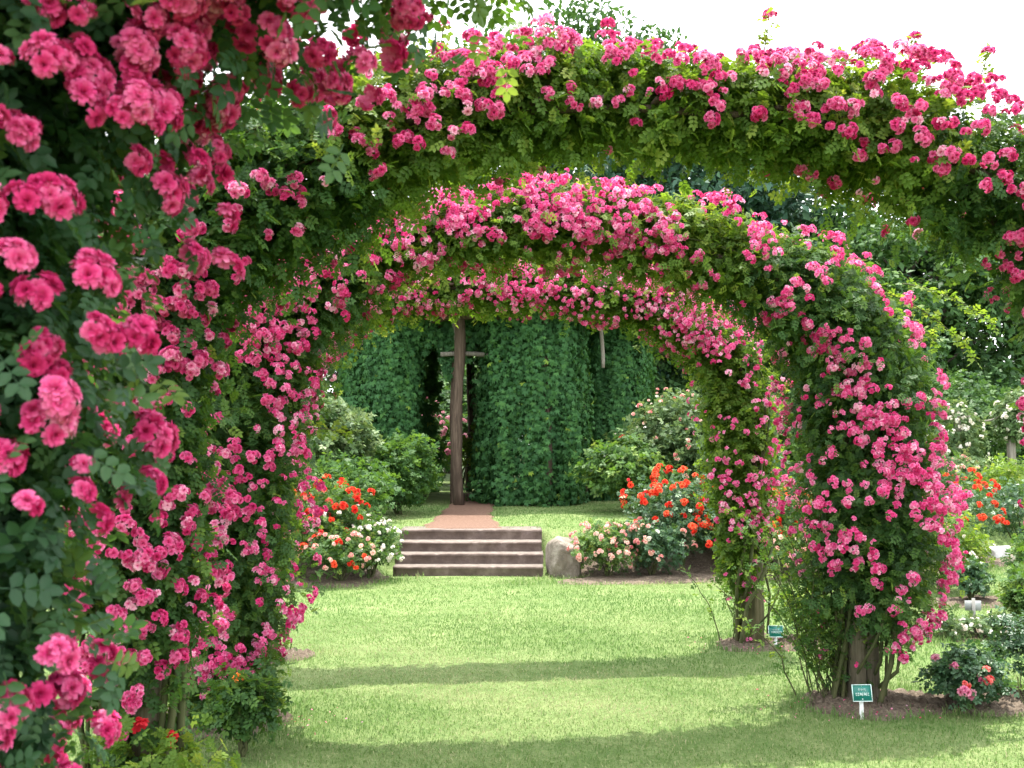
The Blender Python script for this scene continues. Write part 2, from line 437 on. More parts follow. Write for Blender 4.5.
def bloom(rings, seed, nu=3, nv=3):
    """a double rose: rings of (petals, start radius, length, width, base elevation, tip elevation, tint)"""
    r = np.random.default_rng(seed); V, F, T = [], [], []
    for npet, r0, L, W, e0, e1, tn in rings:
        a0 = r.uniform(0, 6.28)
        for p in range(npet):
            a = a0 + 2 * PI * p / npet + r.normal() * .12; l = L * r.uniform(.88, 1.1); w = W * r.uniform(.9, 1.1)
            de = r.normal() * .10; tint = tn + r.normal() * .05
            i = len(V); rad, z = r0, 0.0
            prof = [(rad, z)]
            for k in range(nv - 1):
                e = e0 + (e1 - e0) * (k + .5) / (nv - 1) + de
                rad += l / (nv - 1) * math.cos(e); z += l / (nv - 1) * math.sin(e); prof.append((rad, z))
            for k, (rd, zz) in enumerate(prof):
                v = k / (nv - 1); ww = w * (.45 + .9 * v - .45 * v * v * v) * (1 if v < .99 else .72)
                for q in range(nu):
                    u = -1 + 2 * q / (nu - 1)
                    cup = .22 * w * u * u
                    x, y = rd - cup * .5 * math.sin(e1), u * ww * .5
                    zz2 = zz + cup * math.cos(e1) - (.10 * l if (v > .99 and abs(u) > .5) else 0)
                    V.append((x * math.cos(a) - y * math.sin(a), x * math.sin(a) + y * math.cos(a), zz2))
                    T.append(tint + (.14 * v * v))
            for k in range(nv - 1):
                for q in range(nu - 1):
                    b = i + k * nu + q; F.append((b, b+1, b+nu+1, b+nu))
    return np.array(V), np.array(F), np.array(T) - .0
def rambler(seed, lod):
    # unit radius about 1
    if lod == 2:
        return bloom([(9, .10, .92, .62, -.05, -.55, .08), (9, .10, .90, .60, .30, -.10, .04), (9, .08, .80, .54, .62, .30, .0), (7, .06, .66, .48, .95, .75, -.06), (6, .04, .52, .38, 1.25, 1.15, -.11), (4, .02, .38, .3, 1.45, 1.45, -.16)], seed, 3, 3)
    if lod == 1:
        return bloom([(8, .10, .92, .68, .05, -.45, .07), (7, .08, .82, .62, .5, .15, .0), (6, .05, .62, .54, .95, .8, -.06), (4, .02, .45, .42, 1.35, 1.3, -.13)], seed, 3, 3)
    return bloom([(6, .06, .92, .85, .15, -.25, .06), (5, .04, .70, .66, .8, .6, -.03), (3, .02, .45, .45, 1.35, 1.3, -.12)], seed, 2, 3)
BL = {l: [rambler(20 + i, l) for i in range(4)] for l in (0, 1, 2)}

def cluster_acc(acc, pos, nrm, n, lod, br, seed, base=.5, spread=1.2, var=.15):
    """n small roses packed on a dome facing nrm"""
    r = np.random.default_rng(seed)
    if n == 1: dirs = np.array([[0, 0, 1.]])
    else:
        i = np.arange(n); zc = 1 - (1 - math.cos(spread)) * (i + .4) / n
        ph = i * 2.39996 + r.uniform(0, 6.28); rr = np.sqrt(1 - zc * zc)
        dirs = np.stack([rr * np.cos(ph), rr * np.sin(ph), zc], -1)
    dirs = unit(dirs + r.normal(size=dirs.shape) * .16)
    Rc = br * (0 if n == 1 else .62 * math.sqrt(n)) 
    hint = unit(r.normal(size=(1, 3)))
    Rm = frames(np.cross(unit(np.asarray(nrm, float)[None]), hint), unit(np.asarray(nrm, float)[None]))[0]
    wd = dirs @ Rm.T
    P = np.asarray(pos) + (wd * (Rc * r.uniform(.82, 1.12, (n, 1))) - Rm[:, 2] * Rc * .55)
    for k in range(n):
        tv, tf, tt = BL[lod][r.integers(4)]
        h = unit(r.normal(size=(1, 3)))
        R = frames(np.cross(wd[k:k+1], h), wd[k:k+1])
        acc.scatter(tv, tf, tt, P[k:k+1], R, [br * r.uniform(.8, 1.12)], np.array([base + r.normal() * var]))

def cluster_meshes(name, mat, lod, br, sizes, base, count, seed, var=.13):
    out = []
    for i in range(count):
        a = Acc(); cluster_acc(a, (0, 0, 0), (0, 0, 1), sizes[i % len(sizes)], lod, br, seed + i, base + (.10, -.12, .03, -.05, .22, 0, -.10)[i % 7], 1.25, var)
        out.append(a.mesh(name, mat))
    return out

def place_mesh(name, me, pos, nrm, parent, scale=1.0):
    import mathutils
    o = bpy.data.objects.new(name, me); C.objects.link(o); o.parent = parent
    q = mathutils.Vector((0, 0, 1)).rotation_difference(mathutils.Vector(nrm))
    o.rotation_mode = 'QUATERNION'
    o.rotation_quaternion = q @ mathutils.Quaternion((0, 0, 1), random.uniform(0, 6.28))
    o.location = pos; o.scale = (scale,) * 3
    return o

# ------------------------------------------------------------------ camera
CAM = np.array([0, 0, 1.6])
PITCH = math.atan((450 - 384) / 1000)
cam = bpy.data.cameras.new('camera'); co = bpy.data.objects.new('camera', cam); C.objects.link(co)
co.location = CAM; co.rotation_euler = (PI / 2 + PITCH, 0, -YAW)
cam.sensor_width = 36; cam.lens = 36 * 1000 / 1024; cam.clip_start = .05; cam.clip_end = 1500
cam.dof.use_dof = True; cam.dof.focus_distance = 8.5; cam.dof.aperture_fstop = 7.0
bpy.context.scene.camera = co
_F = np.array([math.sin(YAW) * math.cos(PITCH), math.cos(YAW) * math.cos(PITCH), math.sin(PITCH)])
_R = np.array([math.cos(YAW), -math.sin(YAW), 0]); _U = np.cross(_R, _F)
def in_view(P, m=60):
    v = np.asarray(P) - CAM; z = v @ _F
    x = 512 + 1000 * (v @ _R) / np.maximum(z, .05); y = 384 - 1000 * (v @ _U) / np.maximum(z, .05)
    return (z > .3) & (x > -m) & (x < 1024 + m) & (y > -m) & (y < 768 + m)

# ------------------------------------------------------------------ rose arches
def arch_path(h0, h1, n_exp=2.25, N=400):
    cx, a = (XL + XR) / 2, (XR - XL) / 2
    th = np.linspace(PI, 0, N)
    c, s = np.cos(th), np.sin(th)
    n_exp = np.where(c < 0, *n_exp) if isinstance(n_exp, tuple) else n_exp
    x = cx + a * np.sign(c) * np.abs(c) ** (2 / n_exp); z = h0 + (h1 - h0) * np.abs(s) ** (2 / n_exp)
    left = np.stack([np.full(80, XL), np.linspace(0, h0, 80, endpoint=False)], -1)
    right = np.stack([np.full(80, XR), np.linspace(h0, 0, 81)[1:]], -1)
    p = np.concatenate([left, np.stack([x, z], -1), right])
    d = np.concatenate([[0], np.cumsum(np.linalg.norm(np.diff(p, axis=0), axis=1))])
    s_ = np.linspace(0, d[-1], 500)
    p = np.stack([np.interp(s_, d, p[:, 0]), np.interp(s_, d, p[:, 1])], -1)
    t = unit(np.gradient(p, axis=0))
    return p, t, d[-1]

def cane_path(p, y, s0, s1, amp, turns, ph, start=None):
    """a cane winding along the arch from arc fraction s0 to s1"""
    n = 26; s = np.linspace(s0, s1, n) * (len(p) - 1)
    base = np.stack([np.interp(s, np.arange(len(p)), p[:, 0]), np.full(n, y), np.interp(s, np.arange(len(p)), p[:, 1])], -1)
    a = np.linspace(0, turns * 2 * PI, n) + ph
    base[:, 1] += amp * np.sin(a) * np.linspace(.8, 1, n)
    base[:, 0] += amp * np.cos(a) * .8; base[:, 2] += amp * .5 * np.sin(a * .7)
    if start is not None: base[0] = start
    return base

def rose_arch(i, label, cfg):
    y = AY[i]
    P, T, L = arch_path(cfg.get('h0', 1.75), cfg.get('h1', 2.9), cfg.get('nexp', 2.3))
    nP = len(P)
    root = thing('rose_arch', label, 'rose arch', (0, 0, 0), 0, 'rose covered arches over the lawn')
    r = np.random.default_rng(100 + i)
    # posts
    for sx, x in ((-1, XL), (1, XR)):
        a = Acc()
        w = cfg.get('post_w', .10)
        n = 9; zz = np.linspace(-.1, 2.35, n)
        if cfg.get('round'):
            tube(a, np.stack([x + .012 * np.sin(zz * 2), np.full(n, y), zz], -1), np.interp(zz, [0, .3, 2.3], [.102, .094, .085]) * (1 + .04 * np.sin(zz * 7)), 10)
        else:
            box(a, (x - .054, y, 1.12), (.092, .12, 2.44), bev=.012); box(a, (x + .053, y + .03, 1.10), (.096, .11, 2.4), bev=.012)
        a.build('post', M_POSTMOSS if cfg.get('round') else M_POST, root, smooth=False)
    # hoops and slats of the frame
    a = Acc(); st = slice(70, 430, 6)
    for dy in (-.13, .13):
        pp = np.stack([P[st, 0], np.full(len(P[st]), y + dy), P[st, 1] - .07], -1); tube(a, pp, .018, 6)
    for k in range(80, 425, 14):
        nrm = np.array([-T[k, 1], 0, T[k, 0]])
        box(a, (P[k, 0], y, P[k, 1] - .07 + .021), (.04, .40, .018), R=np.stack([[T[k, 0], 0, T[k, 1]], [0, 1, 0], nrm], -1))
    a.build('frame', M_LOG, root)
    # canes
    for sx, x in ((0, XL), (1, XR)):
        a = Acc()
        for k in range(cfg.get('canes', 12)):
            ph = r.uniform(0, 6.28); sd = r.uniform(.12, .42)
            bx, by = x + math.cos(ph) * sd * .55, y + (abs(math.sin(ph)) if k % 5 else math.sin(ph)) * sd * .45
            top = r.uniform(.18, .45)
            s0, s1 = (0.02, top) if sx == 0 else (.98, 1 - top)
            pp = cane_path(P, y, s0, s1, r.uniform(.12, .30), r.uniform(.25, .7), ph)
            pp[0] = (bx, by, gz(bx, by) - .02)
            pp[1] = pp[0] * .35 + pp[2] * .65 if len(pp) > 2 else pp[1]
            tube(a, pp, np.linspace(r.uniform(.008, .019), .003, len(pp)), 5, cap=False)
        lp = []; bias = cfg.get('sbias', 0) if sx else 0
        for k in range(cfg.get('sprouts', 22)):         # thin basal shoots that arch outwards
            ph = r.uniform(0, 6.28); q = np.linspace(0, 1, 9)
            hh = r.uniform(.5, 1.3); out = r.uniform(.15, .42) * (.5 if i < 2 else 1)
            bx, by = x + r.normal() * .10 - (.06 if sx else 0), y + abs(r.normal()) * .12 + .05
            pp = np.stack([bx + math.cos(ph) * out * q ** 1.5, by + math.sin(ph) * out * q ** 1.5, gz(bx, by) - .01 + hh * q - .12 * out * q ** 3], -1)
            pp[:, 0] -= bias * q * abs(r.normal()) ; lp.append(pp[2:])
            pp[:, :2] += .012 * r.normal(size=(9, 2)); tube(a, pp, np.linspace(.0055, .0025, 9), 4, cap=False)
        a.build('cane', M_CANE, root)
        lp = np.concatenate(lp); lp = np.repeat(lp, cfg.get('sleaf', 1), axis=0); lp = lp + r.normal(size=lp.shape) * .03; lp = lp[lp[:, 2] > .06]; nl = len(lp)
        A = Acc(); A.scatter(*LEAF5LO, lp, frames(unit(r.normal(size=(nl, 3)) - np.array([0, 0, .3])), unit(np.array([0, 0, 1.]) + r.normal(size=(nl, 3)) * .5)), cfg['leaf'] * r.uniform(.5, .95, nl), .55 + .2 * r.normal(size=nl))
        A.build('basal_foliage', L_ROSE, root)

    prof_z, prof_r = cfg['colz'], cfg['colr']
    def radius(s):
        """foliage radius at path index s"""
        z = np.interp(s, np.arange(nP), P[:, 1]); x = np.interp(s, np.arange(nP), P[:, 0])
        rc = np.where(x < 1, np.interp(z, prof_z, cfg.get('coll', prof_r)), np.interp(z, prof_z, prof_r))
        rb = np.interp(x, cfg.get('bx', [XL, XR]), cfg.get('br', [.32, .32]))
        k = sstep((z - 2.25) / .35)
        return rc * (1 - k) + rb * k
    def sample(n, wfun):
        s = r.uniform(0, nP - 1, n * 3); z = np.interp(s, np.arange(nP), P[:, 1]); x = np.interp(s, np.arange(nP), P[:, 0])
        w = wfun(x, z); s = s[r.random(len(s)) < w][:n]
        return s
    def frame_at(s):
        c = np.stack([np.interp(s, np.arange(nP), P[:, 0]), np.full(len(s), y), np.interp(s, np.arange(nP), P[:, 1])], -1)
        tx = np.interp(s, np.arange(nP), T[:, 0]); tz = np.interp(s, np.arange(nP), T[:, 1])
        out = np.stack([-tz, 0 * tz, tx], -1)
        return c, np.stack([tx, 0 * tx, tz], -1), out
    def surf(s, phi, fr, seed=0):
        """point at angle phi about the path (0 = outward/up, +-pi/2 = +-Y) at fraction fr of the lumpy radius"""
        c, tg, out = frame_at(s)
        nrm = out * np.cos(phi)[:, None] + np.array([0, 1., 0]) * np.sin(phi)[:, None]
        R0 = radius(s)
        lum = 1 + .20 * lump(c + nrm * .5, 3.2, 40 + i) + .12 * lump(c + nrm * .5, 8.0, 50 + i)
        c[:, 0] += cfg.get('xoff', 0) * (c[:, 0] > 2.4) * (c[:, 2] > .3)
        yy = cfg.get('yscale', 1.0)
        off = nrm * (R0 * lum * fr)[:, None]; off[:, 1] *= yy
        return c + off, nrm, tg

    # foliage, in three parts: two columns and the crown between them
    secs = [('left', lambda x, z: (x < -.15) * cfg['lw'](x, z)),
            ('top', lambda x, z: ((x >= -.15) & (x <= 2.35)) * cfg['lw'](x, z)),
            ('right', lambda x, z: ((x > 2.35)) * cfg['lw'](x, z))]
    for (nm, wf), nsh, tpl, mat in zip(secs, cfg['shoots'], cfg['tpl'], cfg['mat']):
        s = sample(nsh, wf); k = len(s); phi = r.uniform(-PI, PI, k)
        p0, nrm, tg = surf(s, phi, r.uniform(.12, .72, k))
        R0 = radius(s)[:, None]
        d = unit(nrm * r.uniform(.3, 1.1, (k, 1)) + tg * r.normal(size=(k, 1)) * .7 + r.normal(size=(k, 3)) * .35 + np.array([0, 0, .25]))
        ln = np.minimum(R0 * r.uniform(.25, .75, (k, 1)), .30)
        m = cfg['per']; A = Acc()
        vig = np.clip(lump(p0, 2.5, 70 + i) * .13 + r.normal(size=k) * .13, -.4, .4)
        for j in range(m):
            q = (j + .6) / m
            pos = p0 + d * ln * q + np.array([0, 0, -1.]) * (ln * .45 * q * q)
            side = unit(np.cross(d, r.normal(size=(k, 3))))
            yd = unit(side * .9 + d * .35 + np.array([0, 0, -.30]) + r.normal(size=(k, 3)) * .2)
            zh = unit(nrm * .55 + np.array([0, 0, .75]) + r.normal(size=(k, 3)) * .45)
            sc = cfg['leaf'] * r.uniform(.65, 1.2, k)
            tint = .40 + vig + .11 * r.normal(size=k) + .22 * (q > .85) * (r.random(k) < .45)
            A.scatter(*tpl, pos, frames(yd, zh), sc, tint)
        A.build('foliage', mat, root)

    # blooms
    n = cfg['nfl']
    s = sample(n, cfg['fw']); k = len(s)
    # angle: favour upper/outer side and both faces
    phi = np.where(r.random(k) < cfg.get('front', .62), -PI / 2 + r.normal(size=k) * .62, r.uniform(-PI, PI, k))
    pos, nrm, tg = surf(s, phi, r.uniform(1.0, 1.2, k) + cfg.get('push', 0))
    keep = r.random(k) < cfg.get('under', .35) + (1 - cfg.get('under', .35)) * sstep((np.cos(phi) * (T[s.astype(int), 0]) + .75) / .7)
    clump = .6 * lump(pos, 7.5, 90 + i) + cfg.get('drift', .5) * lump(pos, 2.5, 190 + i); keep &= (clump + r.normal(size=k) * .28) > cfg.get('clump', -.35)
    if i == 2: keep &= ~((pos[:, 2] < .85) & (pos[:, 0] > 2) & (pos[:, 0] < 3.16) & (r.random(k) < .8))
    pos, nrm = pos[keep], nrm[keep]; k = len(pos)
    nd = unit(nrm + np.array([0, 0, .55]) + r.normal(size=(k, 3)) * .25)
    dist = np.linalg.norm(pos - CAM, axis=1); facing = np.sum(nrm * unit(CAM - pos), 1)
    score = dist + np.where(facing < .1, 3, 0) + np.where(in_view(pos, 20), 0, 20)
    order = np.argsort(score)
    bank = cluster_meshes('flower_cluster', P_PINK, cfg['lod'], cfg['blr'], cfg['sizes'], cfg.get('fbase', .45), 14, 900 + 50 * i)
    for c_, j in enumerate(order[:100]):
        place_mesh('flower_cluster', bank[r.integers(14)], pos[j], nd[j], root, r.uniform(.75, 1.2))
    A = Acc(); lodr = min(cfg['lod'], 1) if i < 2 else 0
    for j in order[100:]:
        cluster_acc(A, pos[j], nd[j], int(r.choice(cfg['sizes'])), lodr, cfg['blr'] * r.uniform(.8, 1.15), int(r.integers(1e9)), cfg.get('fbase', .45) + .13 * r.normal(), 1.25)
    if A.n:
        o = A.build('flower_cluster', P_PINK, root); o['kind'] = 'stuff'

    # upright or arching flowering shoots
    for (x0, z0, dy, dx, dz, blooms, drop) in cfg.get('whips', []):
        q = np.linspace(0, 1, 14)
        pp = np.stack([x0 + dx * q, y + dy + .03 * np.sin(q * 5), z0 + dz * q - drop * q ** 2], -1)
        A = Acc(); tube(A, pp, np.linspace(.005, .002, 14), 5, cap=False)
        sh = A.build('shoot', M_CANE, root)
        A = Acc(); nl = 60 if abs(dx) > .4 else 22
        qq = np.linspace(.1, 1, nl); pos_ = np.stack([np.interp(qq, q, pp[:, c_]) for c_ in range(3)], -1)
        yd = unit(r.normal(size=(nl, 3)) + np.array([0, 0, -.2])); zh = unit(np.array([0, 0, 1.]) + r.normal(size=(nl, 3)) * .4)
        A.scatter(*LEAF5LO, pos_, frames(yd, zh), np.full(nl, cfg['leaf'] * .95) * r.uniform(.6, 1.1, nl), .60 + .14 * r.normal(size=nl))
        A.build('leaf_spray', L_YELLOW, sh)
        if blooms:
            A = Acc(); cluster_acc(A, pp[-1], (0, 0, 1), blooms, 1, cfg['blr'], int(r.integers(1e9)), .55, 1.4)
            A.build('flower_cluster', P_PINK, sh)
    return root

up = lambda x, z: 1.0 + 0 * x
ARCH = [
 # nearest arch: mostly its left column shows, and the spray of its crown overhead
 dict(h0=1.95, h1=3.04, nexp=(3.0, 2.4), colz=[0, .5, 1.15, 1.55, 2.0, 2.6], colr=[.24, .26, .29, .35, .42, .42], bx=[XL, -.5, -.2, .05, .2, .34, XR], br=[.42, .44, .56, .56, .30, .10, .10], post_w=.1,
      lw=lambda x, z: np.where(x < .3, 1.0, .3), shoots=(4500, 2100, 400), per=9, tpl=(LEAF7, LEAF7, LEAF7LO), mat=(L_ROSEDARK, L_ROSE, L_ROSE),
      leaf=.092, nfl=4200, fw=lambda x, z: np.where(x < .4, .95, .10), lod=2, blr=.0185, sizes=(3, 6, 8, 5, 10, 4, 2, 7), fbase=.36, clump=.04, drift=.12, under=.9, front=.62, push=.08, canes=10, sprouts=16),
 dict(h0=1.85, h1=3.05, nexp=(2.15, 2.7), colz=[0, .4, 1.2, 2.0, 2.6], colr=[.14, .18, .22, .19, .26], coll=[.15, .19, .25, .27, .30], bx=[XL, -.4, .1, .8, 1.7, 2.4, XR], br=[.36, .36, .30, .23, .24, .33, .26],
      lw=lambda x, z: np.where(z > .95, 1.0, .13), shoots=(3000, 2150, 1300), per=9, tpl=(LEAF7, LEAF7, LEAF7), mat=(L_ROSE, L_YELLOW, L_ROSE),
      leaf=.078, blr=.0180, nfl=3600, fw=lambda x, z: np.where(z > 1.2, 1, np.where(z > .8, .6, .22)), lod=2, sizes=(3, 5, 4, 7, 2, 6), fbase=.51, clump=.02, drift=.25, under=.15, front=.55, canes=10, sprouts=14,
      whips=[(.05, 3.14, 0, -.02, .22, 5, 0), (.22, 3.14, .1, .03, .24, 5, 0), (1.62, 3.18, 0, .01, .28, 6, 0), (2.3, 3.18, .05, .02, .24, 5, 0), (2.6, 3.12, 0, .03, .23, 5, 0), (2.05, 3.18, 0, -.02, .15, 6, 0), (1.1, 3.18, 0, .03, .12, 6, 0)]),
 dict(h0=1.75, h1=3.04, nexp=2.15, colz=[0, .35, .7, 1.3, 2.0, 2.6], colr=[.14, .24, .36, .46, .46, .42], coll=[.20, .34, .44, .46, .46, .42], bx=[XL, .1, 1.2, 2.4, XR], br=[.40, .26, .25, .34, .44],
      lw=lambda x, z: np.where(x < 1, np.clip((z - .05) / .5, .03, 1), np.clip((z - .42) / .5, 0.02, 1)), shoots=(3500, 2400, 3600), per=9, tpl=(LEAF7LO, LEAF7LO, LEAF7LO), mat=(L_ROSE, L_YELLOW, L_ROSE),
      leaf=.078, blr=.0185, xoff=.09, nfl=5600, fw=lambda x, z: np.clip((z - .10) / .3, .03, 1) * np.where(z < 2.25, np.where(x > 1, .95, .7), .85), lod=2, sizes=(3, 4, 6, 8, 5, 7, 2), fbase=.50, clump=.08, drift=.18, under=.42, front=.68, canes=11, sprouts=44, sbias=.20, sleaf=7,
      whips=[(3.2, 2.62, -.1, .64, -.05, 0, .40), (3.3, 2.66, -.2, .62, .0, 0, .28), (3.25, 2.55, .1, .45, .05, 0, .30), (-.45, 1.72, -.3, .30, .05, 0, .1)]),
 dict(h0=1.85, h1=2.99, nexp=2.4, colz=[0, .45, .75, 1.3, 2.0, 2.6], colr=[.10, .13, .22, .28, .32, .32], bx=[XL, .2, 2.2, XR], br=[.30, .25, .25, .30], round=True,
      lw=lambda x, z: np.clip((z - .35) / .5, 0.03, 1), shoots=(1900, 1550, 2300), per=8, tpl=(LEAF5LO, LEAF5LO, LEAF5LO), mat=(L_YELLOW, L_YELLOW, L_YELLOW),
      leaf=.074, blr=.0190, nfl=5200, fw=lambda x, z: np.clip((z - .3) / .9, .05, 1) * np.where(z > 2.4, 1, .23), lod=1, xoff=-.08, sizes=(1, 2, 3, 2, 4, 1, 5), fbase=.57, clump=-.02, under=.62, front=.72, canes=6, sprouts=5, sleaf=3),
]
LABELS = ['nearest rose arch, whose big deep pink clusters fill the left edge of the view',
          'second rose arch, its wide crown of pink roses spanning high across the white sky',
          'third rose arch, densest with pink clusters, on a double timber post behind a green sign',
          'farthest rose arch before the steps, with a slim round post and small scattered pink blooms']
for i in range(4): rose_arch(i, LABELS[i], ARCH[i])

# fallen petals round the arch feet
rr = np.random.default_rng(31); A = Acc()
for x, y, n, sd in ((XR, 6.05, 110, .36), (XR + .1, 8.0, 90, .34), (XL + .1, 6.1, 90, .36), (XL + .1, 4.0, 70, .36)  ):
    p = np.stack([x + sd * rr.normal(size=n), y + .6 * sd * rr.normal(size=n)], -1)
    p = np.concatenate([p, (ground_z(p[:, 0], p[:, 1]) + .022)[:, None]], 1)
    A.scatter(*LEAF1, p, frames(unit(rr.normal(size=(n, 3)) * np.array([1, 1, .2])), unit(np.array([0, 0, 1.]) + .4 * rr.normal(size=(n, 3)))), .016 * rr.uniform(.7, 1.3, n), .6 + .25 * rr.normal(size=n))
o = A.build('fallen_petal', P_PINK); o['kind'] = 'stuff'
tag(o, 'scattered fallen pink petals on the grass and mulch below the arches', 'petals')

# ------------------------------------------------------------------ bushes, shrubs
def bush(name, label, cat, cx, cy, rad, h, mat, leaf, shoots, flowers=(), tpl=LEAF5LO, group=None, per=7, seed=0, z0=None, ry=None, upright=.6, low=.08, stems=9, stem_mat=None):
    r = np.random.default_rng(seed + int(abs(cx) * 100 + cy * 1000))
    z = gz(cx, cy) if z0 is None else z0
    root = thing(name, label, cat, (cx, cy, z), 0, group); ry = ry or rad
    A = Acc()
    for k in range(stems):
        ph = r.uniform(0, 6.28); q = np.linspace(0, 1, 7); e = r.uniform(.3, .75)
        pp = np.stack([rad * e * np.cos(ph) * q ** 1.3, ry * e * np.sin(ph) * q ** 1.3, -.03 + h * r.uniform(.6, .9) * q], -1)
        pp[:, :2] += .02 * r.normal(size=(7, 2)) * h
        tube(A, pp, np.linspace(.006 + .008 * h, .003, 7), 5, cap=False)
    A.build('stem', stem_mat or M_CANE, root)
    def shell(n, lo, hi, bias=0.0):
        u = unit(r.normal(size=(n, 3)) + np.array([0, 0, bias])); 
        u[:, 2] = np.abs(u[:, 2]) * np.where(r.random(n) < .72, 1, -.75)
        fr = r.uniform(lo, hi, n)
        lm = 1 + .26 * lump(u * 1.0 + cx, 3.0, seed + 3) + .13 * lump(u + cy, 7.0, seed + 4)
        mid = h * .48
        p = u * (fr * lm)[:, None] * np.array([rad, ry, 1]); p[:, 2] = mid + p[:, 2] * np.where(u[:, 2] > 0, h - mid, mid - low)
        return p, u
    p, u = shell(shoots, .30, .86); k = len(p)
    d = unit(u * .7 + np.array([0, 0, upright]) + r.normal(size=(k, 3)) * .4)
    ln = min(rad, h) * r.uniform(.2, .48, (k, 1)); A = Acc()
    vig = .13 * r.normal(size=k) + .13 * lump(p, 2.2 / max(rad, .3), seed + 9)
    for j in range(per):
        q = (j + .6) / per
        pos = p + d * ln * q - np.array([0, 0, 1.]) * ln * .2 * q * q
        side = unit(np.cross(d, r.normal(size=(k, 3))))
        yd = unit(side * .8 + d * .5 + r.normal(size=(k, 3)) * .25 - np.array([0, 0, .15])); zh = unit(u * .5 + np.array([0, 0, .8]) + r.normal(size=(k, 3)) * .5)
        ok = pos[:, 2] > .03
        A.scatter(*tpl, pos[ok], frames(yd[ok], zh[ok]), leaf * r.uniform(.65, 1.2, ok.sum()), (.42 + vig + .12 * r.normal(size=k) + .2 * (q > .85) * (r.random(k) < .4))[ok])
    A.build('foliage', mat, root)
    for (pm, n, br, sizes, nm, base, lim) in flowers:
        p, u = shell(n * 3, .95, 1.12, .35); f = -u[:, 1] * .6 + u[:, 2] * .8 + r.random(len(p)) * .7
        idx = np.argsort(-f)[:int(n * 1.8)]; r.shuffle(idx); idx = idx[:n]
        bank = cluster_meshes(nm, pm, 0 if br < .024 else 1, br, sizes, base, 5, int(r.integers(1e6)), .16)
        ind = idx[:lim]
        for j in ind: place_mesh(nm, bank[r.integers(5)], p[j], unit(u[j] + np.array([0, -.15, .5])), root, r.uniform(.8, 1.2))
        if len(idx) > lim:
            A = Acc()
            for j in idx[lim:]: cluster_acc(A, p[j], unit(u[j] + np.array([0, 0, .4])), int(r.choice(sizes)), 0, br * r.uniform(.8, 1.15), int(r.integers(1e9)), base, 1.3, .16)
            o = A.build(nm, pm, root); o['kind'] = 'stuff'
    return root

GB = 'rose bushes in the mulch beds'
FL = 'flower_cluster'
# bed right of the steps
bush('rose_bush', 'low pale pink rose bush beside the grey boulder right of the steps', 'rose bush', 2.88, 12.5, .46, .64, L_BUSH, .075, 330, [(P_PALE, 70, .026, (2, 3, 4), FL, .5, 45)], group=GB, seed=1)
bush('rose_bush', 'pale pink rose bush leaning against the tall orange red rose bush', 'rose bush', 3.42, 12.45, .50, .74, L_GLOSS, .078, 330, [(P_PALE, 40, .027, (2, 3), FL, .45, 40), (P_WHITE, 10, .024, (2, 3), FL, .5, 10)], group=GB, seed=2)
bush('rose_bush', 'tall orange red rose bush with dark glossy leaves right of the steps', 'rose bush', 3.95, 12.85, .72, 1.16, L_GLOSS, .085, 560, [(P_ORANGE, 70, .036, (3, 4, 5, 2), FL, .42, 70)], group=GB, seed=3)
bush('rose_bush', 'orange red rose bush showing just left of the slim round arch post', 'rose bush', 4.70, 12.75, .62, 1.1, L_GLOSS, .085, 440, [(P_ORANGE, 60, .036, (3, 4, 2), FL, .45, 60)], group=GB, seed=4)
bush('rose_bush', 'mauve pink and flame rose bush between the two right hand arch posts', 'rose bush', 5.02, 12.6, .66, 1.18, L_BUSH, .082, 420, [(P_MAUVE, 50, .032, (3, 4, 5), FL, .5, 50), (P_ORANGE, 44, .034, (2, 3, 4), FL, .5, 44)], group=GB, seed=5)
bush('rose_bush', 'pale peach rose bush low between the two right hand arch posts', 'rose bush', 5.1, 11.9, .42, .62, L_BUSH, .075, 240, [(P_PALE, 28, .026, (2, 3), FL, .6, 28)], group=GB, seed=6)
bush('rose_bush', 'pink and red rose bush half hidden behind the double timber post', 'rose bush', 6.35, 12.6, .62, 1.1, L_BUSH, .082, 380, [(P_MAUVE, 36, .032, (3, 4, 5), FL, .45, 36), (P_ORANGE, 12, .034, (2, 3), FL, .4, 12)], group=GB, seed=7)
bush('rose_bush', 'flame orange rose bush behind the right flank of the third arch', 'rose bush', 7.95, 13.4, .75, 1.25, L_GLOSS, .085, 420, [(P_ORANGE, 46, .036, (3, 4, 5), FL, .5, 46)], group=GB, seed=8)
bush('rose_bush', 'mauve pink rose bush crowding the right flank of the third arch', 'rose bush', 6.55, 11.9, .5, 1.2, L_BUSH, .08, 320, [(P_MAUVE, 50, .030, (3, 4, 5), FL, .5, 50)], group=GB, seed=9)
# bed left of the steps
bush('rose_bush', 'white flowered rose bush at the left end of the stone steps', 'rose bush', -.10, 12.62, .40, .78, L_BUSH, .07, 280, [(P_WHITE, 70, .020, (2, 3, 4), FL, .5, 50)], group=GB, seed=11)
bush('rose_bush', 'orange red rose bush in the bed left of the steps', 'rose bush', -.62, 12.85, .58, 1.08, L_BUSH, .08, 430, [(P_ORANGE, 44, .036, (2, 3, 4), FL, .5, 44), (P_WHITE, 8, .024, (2, 3), FL, .5, 8)], group=GB, seed=12)
bush('rose_bush', 'peach and pale pink rose bush in front of the orange one left of the steps', 'rose bush', -.46, 12.32, .50, .62, L_BUSH, .075, 330, [(P_PALE, 34, .027, (2, 3), FL, .5, 34), (P_ORANGE, 14, .032, (2, 3), FL, .5, 14)], group=GB, seed=13)
bush('rose_bush', 'coral rose bush peeping past the left column of the third arch', 'rose bush', -1.25, 12.7, .62, 1.15, L_BUSH, .08, 420, [(P_RED, 34, .032, (2, 3, 4), FL, .6, 34), (P_ORANGE, 16, .034, (2, 3), FL, .6, 16)], group=GB, seed=14)
